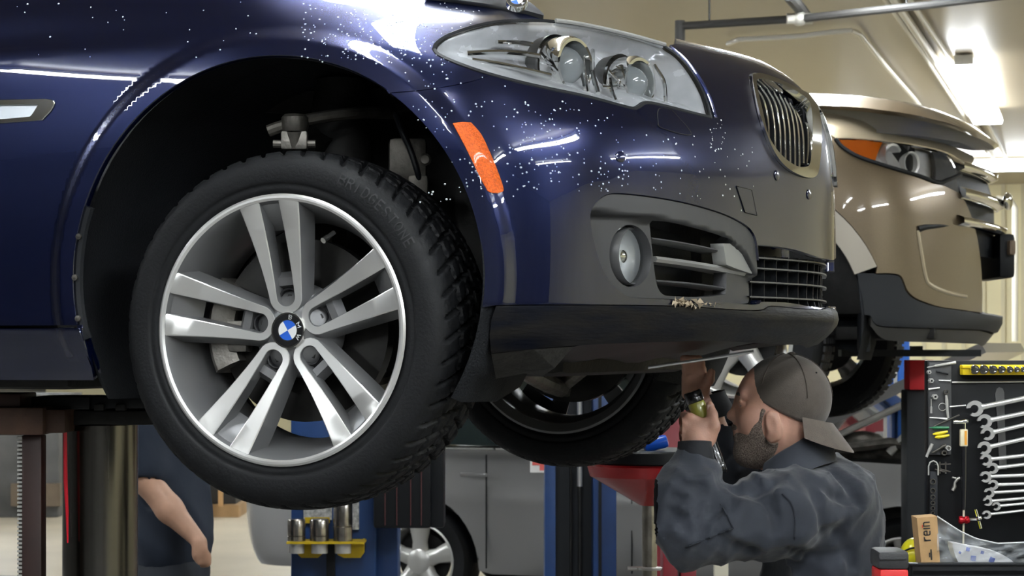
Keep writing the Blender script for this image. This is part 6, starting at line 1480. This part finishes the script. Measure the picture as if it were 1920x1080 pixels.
# near hand closed round the torch, thumb up
B.box(Lc(1306, 814, 4.742), (.033, .013, .035), .012, .012); B.cap(Lc(1304, 842, 4.745), Lc(1305, 822, 4.742), .025, .026, .015)
for (kx, ky, r, dx) in ((1292, 783, .0105, 0), (1281, 793, .0108, -2), (1276, 808, .0103, -2), (1279, 824, .0092, 0)):
    B.chain([Lc(kx+14, ky+5, 4.742), Lc(kx, ky, 4.738), Lc(kx-10+dx, ky-2, 4.765), Lc(kx+2, ky-6, 4.795), Lc(kx+18, ky-6, 4.80)], [r, r, r*.95, r*.88, r*.8], .005)
B.chain([Lc(1331, 822, 4.742), Lc(1339, 800, 4.738), Lc(1336, 778, 4.745), Lc(1331, 760, 4.752)], [.015, .0125, .0105, .0092], .008)
# far hand pushing something up under the car
B.box(Lc(1303, 722, 4.985), (.03, .014, .032), .012, .012)
for i, x in enumerate((1283, 1292, 1302, 1312)): B.chain([Lc(1294+i*5, 712, 4.985), Lc(x+4, 694, 4.975), Lc(x+2, 680, 4.965), Lc(x-2, 672, 4.96)], [.0102, .0098, .0088, .008], .005)
B.chain([Lc(1316, 730, 4.98), Lc(1330, 712, 4.965), Lc(1334, 698, 4.955)], [.013, .0105, .009], .008)
V, F = B.mesh(smooth=1); body = obj('body', cam2world(V), F, M_skin, man)
# --- beard on the jaw, brow
X = B.grid()
def ellr(c, r): Q = (X-np.asarray(c))/np.asarray(r); k0 = np.linalg.norm(Q, axis=-1); k1 = np.linalg.norm(Q/np.asarray(r), axis=-1)+1e-9; return k0*(k0-1)/k1
reg = np.minimum(ellr(h(1408, 842), (.062, .085, .046)), ellr(h(1432, 822, -.05), (.034, .05, .045)))
reg = np.minimum(reg, ellr(h(1380, 801), (.020, .030, .008))); reg = np.minimum(reg, ellr(h(1431, 795, -.07), (.010, .03, .035)))
reg = np.maximum(reg, -ellr(h(1452, 797, -.085), (.026, .05, .040)))
reg = np.maximum(reg, -ellr(h(1378, 815.5), (.016, .016, .0055)))
X = None
V, F = B.mesh(np.maximum(B.D-.0022, reg).astype(np.float32), 1); obj('beard', cam2world(V), F, M_beard, man, label='short greying beard')
eb = MB(); eb.tube(cam2world(np.array([h(1386, 741, -.048), h(1384, 738, -.038), h(1383, 739, -.02), h(1384, 742, -.008)])), [.002, .0038, .0038, .002], 8); eb.build('eyebrow', mat('dark_hair', (.02, .014, .010), .8), man)
ey = MB(); ey.ball(cam2world(h(1391.5, 760, -.037)[None])[0], .0052, 10); ey.build('eye', mat('eye_white', (.30, .26, .24), .25), man)
nl = MB(); nl.box(cam2world(Lc(1330, 764, 4.7435)[None])[0], (.009, .003, .012), CAX, bev=.002); nl.build('thumb_nail', mat('nail', (.62, .42, .36), .35), man)
# --- cap worn backwards
c0 = h(1474, 747); CR = np.array([.1005, .084, .098])
pa = h(1387, 727); pb_ = h(1548, 806); dv = pb_-pa; nrm = np.array([-dv[2], 0, dv[0]]); nrm /= np.linalg.norm(nrm)
if nrm[2] < 0: nrm = -nrm
nth, nph = 64, 26; V = []; F = []
def caprim(th_):
    """lowest latitude of the cap at azimuth th_ (plane through the hem)"""
    lo, hi = -1.2, 1.5
    for _ in range(30):
        m_ = (lo+hi)/2; p = c0+CR*np.array([math.cos(th_)*math.cos(m_), -math.sin(th_)*math.cos(m_), math.sin(m_)])
        t_ = ((p-pa)@dv)/(dv@dv); 
        if (p-pa)@nrm+.012*math.sin(math.pi*min(max(t_, 0), 1)) < 0: lo = m_
        else: hi = m_
    return hi
for i in range(nth):
    th_ = 2*math.pi*i/nth; lo = caprim(th_)
    for j in range(nph):
        ph_ = lo+(math.pi/2-lo)*j/(nph-1); rid = 1-.006*abs(math.sin(3*th_))**.3*math.cos(ph_)
        V.append(c0+CR*rid*np.array([math.cos(th_)*math.cos(ph_), -math.sin(th_)*math.cos(ph_), math.sin(ph_)]))
for i in range(nth):
    a_ = i*nph; b2 = ((i+1) % nth)*nph
    for j in range(nph-1): F.append((a_+j, a_+j+1, b2+j+1, b2+j))
V = np.array(V); nV = len(V); Vi = c0+(V-c0)*.965; V = np.concatenate([V, Vi]); F = F+[tuple(q+nV for q in f[::-1]) for f in F]+[(i*nph, ((i+1) % nth)*nph, ((i+1) % nth)*nph+nV, i*nph+nV) for i in range(nth)]
capo = obj('cap', cam2world(V), F, M_cap, man, label='brown cap worn backwards')
def oncap(th, ph, k=1.012): return c0+np.array([.1005*math.cos(th)*math.cos(ph), -.084*math.sin(th)*math.cos(ph), .098*math.sin(ph)])*k
for th_a in (.15, 1.2, 2.25):
    s_ = MB(); s_.tube(cam2world(np.array([oncap(th_a, p, 1.006) for p in np.linspace(.05 if th_a < 1 else (.02 if th_a < 2 else .35), 1.5, 12)])), .0012, 6); s_.build('cap_seam', mat('cap_thread', (.07, .056, .046), .9), capo)
s_ = MB(); s_.ball(cam2world((c0+np.array([.012, -.004, .0985]))[None])[0], (.008, .008, .004), 8); s_.build('cap_button', M_cap, capo)
s_ = MB(); s_.ball(cam2world(oncap(.75, .62, 1.0)[None])[0], .0022, 6); s_.build('eyelet', M_black, capo)
V = []; F = []; na, nt = 22, 8
for i in range(na):
    a = math.radians(-78+156*i/(na-1))
    for j in range(nt):
        t = j/(nt-1); ca = math.cos(a); rr = .098+.046*t*(ca**.6); zz = -.054+.020*(1-ca)-.062*t*ca-.022*t*(1-ca)
        V.append(c0+np.array([rr*ca+.004, -.084*math.sin(a)*(1+.10*t), zz-.012*(math.sin(a)**2)*t]))
V = np.array(V); n0 = len(V); V = np.concatenate([V, V+np.array([0, 0, -.0035])])
for i in range(na-1):
    for j in range(nt-1):
        q = (i*nt+j, i*nt+j+1, i*nt+nt+j+1, i*nt+nt+j); F.append(q); F.append(tuple(v+n0 for v in q[::-1]))
    F.append((i*nt+nt-1, i*nt+nt-1+n0, i*nt+2*nt-1+n0, i*nt+2*nt-1))
for j in range(nt-1): F.append((j, j+n0, j+1+n0, j+1)); F.append(((na-1)*nt+j, (na-1)*nt+j+1, (na-1)*nt+j+1+n0, (na-1)*nt+j+n0))
obj('cap_brim', cam2world(V), F, M_brim, capo, angle=50)
# --- jacket
J = SDF((.30, 4.50, -1.02), (.92, 5.36, -.18), .0075)
J.ell(Lc(1545, 1010, 4.95), (.115, .20, .155), .05); J.ell(Lc(1540, 1130, 4.95), (.118, .185, .20), .08); J.ell(Lc(1548, 1300, 4.95), (.115, .18, .17), .08)
J.ell(Lc(1548, 925, 4.93), (.075, .165, .060), .06)
J.ell(Lc(1575, 960, 4.93), (.072, .18, .10), .05)
J.cap(Lc(1505, 952, 4.76), Lc(1455, 965, 4.73), .083, .080, .04)
J.cap(Lc(1455, 968, 4.73), Lc(1300, 990, 4.675), .082, .071, .03); J.cap(Lc(1298, 990, 4.675), Lc(1286, 935, 4.685), .068, .062, .03); J.cap(Lc(1286, 935, 4.685), Lc(1301, 886, 4.715), .060, .046, .03)
J.cap(Lc(1500, 925, 5.06), Lc(1452, 935, 5.10), .08, .075, .04); J.chain([Lc(1452, 935, 5.10), Lc(1380, 895, 5.085), Lc(1338, 775, 5.01)], [.072, .062, .044], .03)
Xj = J.grid(); J.D -= (waves(Xj, 3, (22, 30, 40, 56), .0085)).astype(np.float32)
# gathered folds at the elbow and below the shoulder
e_ = Lc(1315, 955, 4.66); ww = np.exp(-((Xj-e_)**2).sum(-1)/(2*.05**2)); dirf = np.array([.85, 0, .5]); J.D -= (.014*ww*(1-np.abs(np.sin((Xj@dirf)*85+2*np.sin(Xj[..., 2]*30))))).astype(np.float32)
e_ = Lc(1420, 915, 4.68); ww = np.exp(-((Xj-e_)**2).sum(-1)/(2*.045**2)); dirf = np.array([.3, 0, .95]); J.D -= (.015*ww*(1-np.abs(np.sin((Xj@dirf)*70+2*np.sin(Xj[..., 0]*25))))).astype(np.float32)
def surf(px, py, S_=None):
    """point where the line of sight meets the jacket"""
    S_ = S_ or J
    for d_ in np.arange(4.52, 5.3, .003):
        q_ = Lc(px, py, d_); i_ = np.round((q_-S_.lo)/S_.h).astype(int)
        if (i_ >= 0).all() and (i_ < S_.n).all() and S_.D[tuple(i_)] < 0: return q_
    return None
for (line, r_) in (([(1352, 946), (1335, 962), (1318, 985), (1312, 1008)], .007), ([(1334, 925), (1318, 945), (1300, 975)], .006), ([(1372, 915), (1395, 922), (1425, 918), (1452, 905)], .007), ([(1400, 905), (1420, 930), (1455, 940)], .0055),
                   ([(1440, 945), (1455, 975), (1452, 1010)], .006), ([(1345, 1000), (1370, 1020), (1420, 1035)], .006), ([(1540, 905), (1565, 930), (1595, 940)], .006), ([(1560, 885), (1590, 910), (1610, 945)], .006), ([(1525, 920), (1540, 960), (1545, 1010)], .006),
                   ([(1260, 960), (1280, 975), (1290, 1000)], .006), ([(1275, 905), (1300, 915), (1325, 912)], .005), ([(1262, 930), (1290, 940), (1315, 935)], .005), ([(1480, 1030), (1530, 1045), (1590, 1035)], .007), ([(1560, 990), (1590, 1030), (1600, 1075)], .006)):
    pts_ = [surf(*q_) for q_ in spline(np.array(line, float), 4)]; pts_ = [q_ for q_ in pts_ if q_ is not None]
    for a_, b_ in zip(pts_[:-1], pts_[1:]): J.cap(a_-np.array([0, .001, 0]), b_-np.array([0, .001, 0]), r_, r_, .016, True)
seams = [[surf(*q_) for q_ in spline(np.array(l_, float), 6)] for l_ in ([(1350, 944), (1362, 965), (1374, 990)], [(1374, 990), (1330, 1008), (1285, 1026)], [(1466, 925), (1484, 945), (1490, 975), (1489, 1012)])]
# open the cuffs and neck so that wrists and neck pass through
for (c_, r_) in ((Lc(1304, 852, 4.735), .028), (Lc(1334, 760, 5.0), .03)): J.ell(c_, (r_, r_, r_*.8), .004, True)
J.cap(Lc(1462, 850, 4.87), Lc(1500, 905, 4.9), .058, .060, .004, True)
V, F = J.mesh(smooth=1); jk = obj('jacket', cam2world(V), F, M_jack, man, label='navy work jacket')
def tubeC(name, pts, r, m, par, n=12): 
    t = MB(); t.tube(cam2world(spline(np.array(pts), 5)), r if np.isscalar(r) else np.interp(np.linspace(0, 1, len(spline(np.array(pts), 5))), np.linspace(0, 1, len(r)), r), n); return t.build(name, m, par)
# stand-up collar: a folded band round the neck
ring = [Lc(1436, 893, 4.80), Lc(1462, 878, 4.79), Lc(1495, 862, 4.795), Lc(1525, 845, 4.83), Lc(1545, 838, 4.89), Lc(1530, 842, 4.95), Lc(1490, 858, 4.985), Lc(1450, 880, 4.98), Lc(1432, 897, 4.93)]
rg = spline(np.array(ring), 6); V = []; F = []
for i, p in enumerate(rg):
    t = i/(len(rg)-1); hgt = .030+.012*math.sin(math.pi*t); ctr = Lc(1485, 870, 4.89); out = p-ctr; out[2] = 0; out /= np.linalg.norm(out)+1e-9
    for (o_, z_) in ((.004, hgt), (.009, hgt*.9), (.020, hgt*.1), (.030, -.030), (.018, -.034), (.0, -.02), (-.004, hgt*.5), (-.002, hgt)): V.append(p+out*o_+np.array([0, 0, z_]))
for i in range(len(rg)-1):
    for j in range(8): F.append((i*8+j, i*8+(j+1) % 8, i*8+8+(j+1) % 8, i*8+8+j))
F += [tuple(range(8)), tuple((len(rg)-1)*8+j for j in range(7, -1, -1))]
obj('collar', cam2world(V), F, M_jack, jk, angle=60)
def cuff(c, ax_, r0, r1, L, name='cuff'):
    t = MB(); c = cam2world(np.array([c]))[0]; a = CAX.T@np.array(ax_); t.lathe([(r0*.85, -L*.1), (r0, 0), (r0*1.04, L*.3), (r1*1.02, L*.8), (r1, L), (r1*.8, L)], c, a, 28); t.build(name, M_jackd, jk)
cuff(Lc(1303, 872, 4.727), (0, .12, 1), .040, .036, .050); cuff(Lc(1340, 778, 5.01), (-.25, -.05, 1), .042, .036, .05)
# seam of the armhole, elbow patch seam, smudges
for nm_, sp_ in zip(('elbow_patch_seam', 'elbow_patch_seam', 'armhole_seam'), seams):
    sp_ = [q_ for q_ in sp_ if q_ is not None]; t = MB(); t.tube(cam2world(np.array(sp_)-np.array([0, .0035, 0])), .0022, 6); t.build(nm_, mat('seam_thread', (.022, .026, .036), .85), jk)
# --- trousers and boots (below the picture)
T = SDF((.30, 4.66, -1.5), (.90, 5.24, -.80), .016)
T.ell(Lc(1545, 1360, 4.95), (.13, .18, .14), .05)
for dd in (-.10, .10): T.chain([Lc(1540, 1380, 4.95+dd), np.array([.62, 4.95+dd*1.2, -1.02]), np.array([.72, 4.95+dd*1.3, -1.42])], [.095, .07, .055], .04)
V, F = T.mesh(); obj('trousers', cam2world(V), F, M_trou, man)
for dd in (-.13, .13):
    t = MB(); p = cam2world(np.array([[.68, 4.95+dd, -1.455]]))[0]; t.ball(p, (.14, .05, .045), 10, ax=CAX); t.tube([cam2world(np.array([[.72, 4.95+dd, -1.46]]))[0], cam2world(np.array([[.72, 4.95+dd, -1.36]]))[0]], .055, 14); t.build('boot', M_shoe, man)
# --- flashlight in the near hand
fa = cam2world(Lc(1353, 888, 4.772)[None])[0]; fb_ = cam2world(Lc(1297, 733, 4.772)[None])[0]; fax = (fb_-fa); FL = np.linalg.norm(fax); fax /= FL
tor = thing('flashlight', 'black flashlight with yellow lens held up in the mechanic\'s hand', 'flashlight', tuple(fa), YAW)
t = MB(); t.lathe([(.0005, 0), (.012, 0), (.0145, .004), (.0145, .02), (.0125, .024), (.0125, FL-.07), (.015, FL-.062)], fa, fax, 28); t.build('torch_body', mat('torch_black', (.008, .008, .009), .25, coat=.6), tor)
t = MB(); t.lathe([(.015, 0), (.0185, .004), (.019, .034), (.0175, .038)], fa+fax*(FL-.064), fax, 28); t.build('lens_barrel', mat('torch_yellow', (.42, .42, .08), .25, coat=.6, noise=.3, nscale=30), tor)
t = MB(); t.lathe([(.0175, 0), (.0195, .002), (.0195, .022), (.0175, .025), (.0005, .025)], fa+fax*(FL-.026), fax, 28); t.build('torch_head', mat('torch_black', (.008, .008, .009), .25), tor)
t = MB(); t.tube([fa+CAX[0]*.0135-CAX[1]*.006+fax*.01, fa+CAX[0]*.0135-CAX[1]*.006+fax*(FL-.04)], .0013, 8); t.build('pocket_clip', M_chrome, tor)
t = MB(); t.box(fa-CAX[0]*.0125-CAX[1]*.007+fax*.035, (.004, .008, .035), [CAX[0], CAX[1], fax], bev=.001); t.build('switch', mat('switch_red', (.5, .03, .03), .4), tor)
# ------------------------------------------------------------------ bystander in a dark shirt behind the lift piston
byd = thing('person', 'person in dark navy T-shirt walking behind the lift piston, only torso and bare arm visible', 'person', tuple(cam2world(Lc(320, 700, 7.55)[None])[0]*np.array([1, 1, 0])), YAW)
D0 = 7.55
A2 = SDF((-1.55, 7.15, -.95), (-.95, 7.95, .36), .009)
A2.ell(Lc(300, 530, D0), (.095, .078, .115), .02); A2.ell(Lc(315, 560, D0), (.06, .06, .07), .03); A2.ell(Lc(352, 552, D0), (.018, .014, .016), .012); A2.cap(Lc(300, 570, D0), Lc(300, 660, D0), .055, .06, .03)
for sg in (-1, 1): A2.ell(Lc(298, 540, D0+sg*.078), (.016, .01, .028), .006)
A2.ell(Lc(305, 790, D0), (.10, .16, .25), .05)
A2.chain([Lc(300, 690, 7.42), Lc(262, 800, 7.36), Lc(274, 900, 7.345), Lc(318, 955, 7.33), Lc(364, 1005, 7.31)], [.06, .05, .046, .045, .029], .02)
A2.chain([Lc(300, 690, 7.70), Lc(285, 800, 7.76), Lc(300, 900, 7.77), Lc(340, 980, 7.77)], [.06, .05, .042, .03], .02)
A2.box(Lc(375, 1026, 7.30), (.024, .030, .036), .018, .015)
for i in range(4): A2.chain([Lc(383, 1030+i*7, 7.28+i*.004), Lc(390, 1042+i*5, 7.30), Lc(380, 1052+i*3, 7.315)], [.0125, .0115, .011], .006)
A2.chain([Lc(368, 1018, 7.285), Lc(366, 1042, 7.28), Lc(374, 1056, 7.285)], [.014, .012, .0105], .008)
V, F = A2.mesh(smooth=2); obj('body', cam2world(V), F, M_skin2, byd)
S2 = SDF((-1.60, 7.12, -.92), (-.90, 8.0, .08), .011)
S2.ell(Lc(306, 800, D0), (.135, .21, .27), .06); S2.ell(Lc(320, 940, D0), (.13, .19, .24), .08); S2.ell(Lc(325, 1020, D0), (.125, .185, .16), .06)
S2.chain([Lc(300, 690, 7.43), Lc(272, 790, 7.37), Lc(272, 880, 7.35)], [.085, .075, .068], .04); S2.chain([Lc(300, 690, 7.68), Lc(288, 790, 7.74), Lc(296, 870, 7.75)], [.085, .07, .065], .04)
S2.cap(Lc(273, 905, 7.345), Lc(280, 930, 7.345), .055, .055, .004, True)
Xs = S2.grid(); S2.D -= waves(Xs, 8, (18, 26, 36), .0035).astype(np.float32); V, F = S2.mesh(smooth=1); obj('shirt', cam2world(V), F, mat('navy_shirt', (.006, .012, .026), .8, bump=.3, bscale=25), byd)
T2 = SDF((-1.60, 7.12, -1.5), (-.85, 8.0, -.60), .016)
T2.ell(Lc(325, 1070, D0), (.125, .17, .14), .05)
for dd, kx in ((-.10, .12), (.10, -.08)): T2.chain([Lc(325, 1095, D0+dd), np.array([-1.16+kx, D0+dd, -1.02]), np.array([-1.2+kx*1.4, D0+dd, -1.43])], [.095, .07, .055], .04)
V, F = T2.mesh(); obj('trousers', cam2world(V), F, mat('dark_trousers', (.007, .010, .017), .8), byd)
for dd, kx in ((-.10, .12), (.10, -.08)):
    t = MB(); p = cam2world(np.array([[-1.16+kx*1.4, D0+dd, -1.455]]))[0]; t.ball(p, (.14, .05, .045), 8, ax=CAX); t.build('shoe', M_shoe, byd)
hr = MB(); hr.ball(cam2world(Lc(296, 522, D0)[None])[0], (.100, .083, .108), 12, ax=CAX); hr.build('hair', mat('dark_hair', (.02, .014, .010), .8), byd)
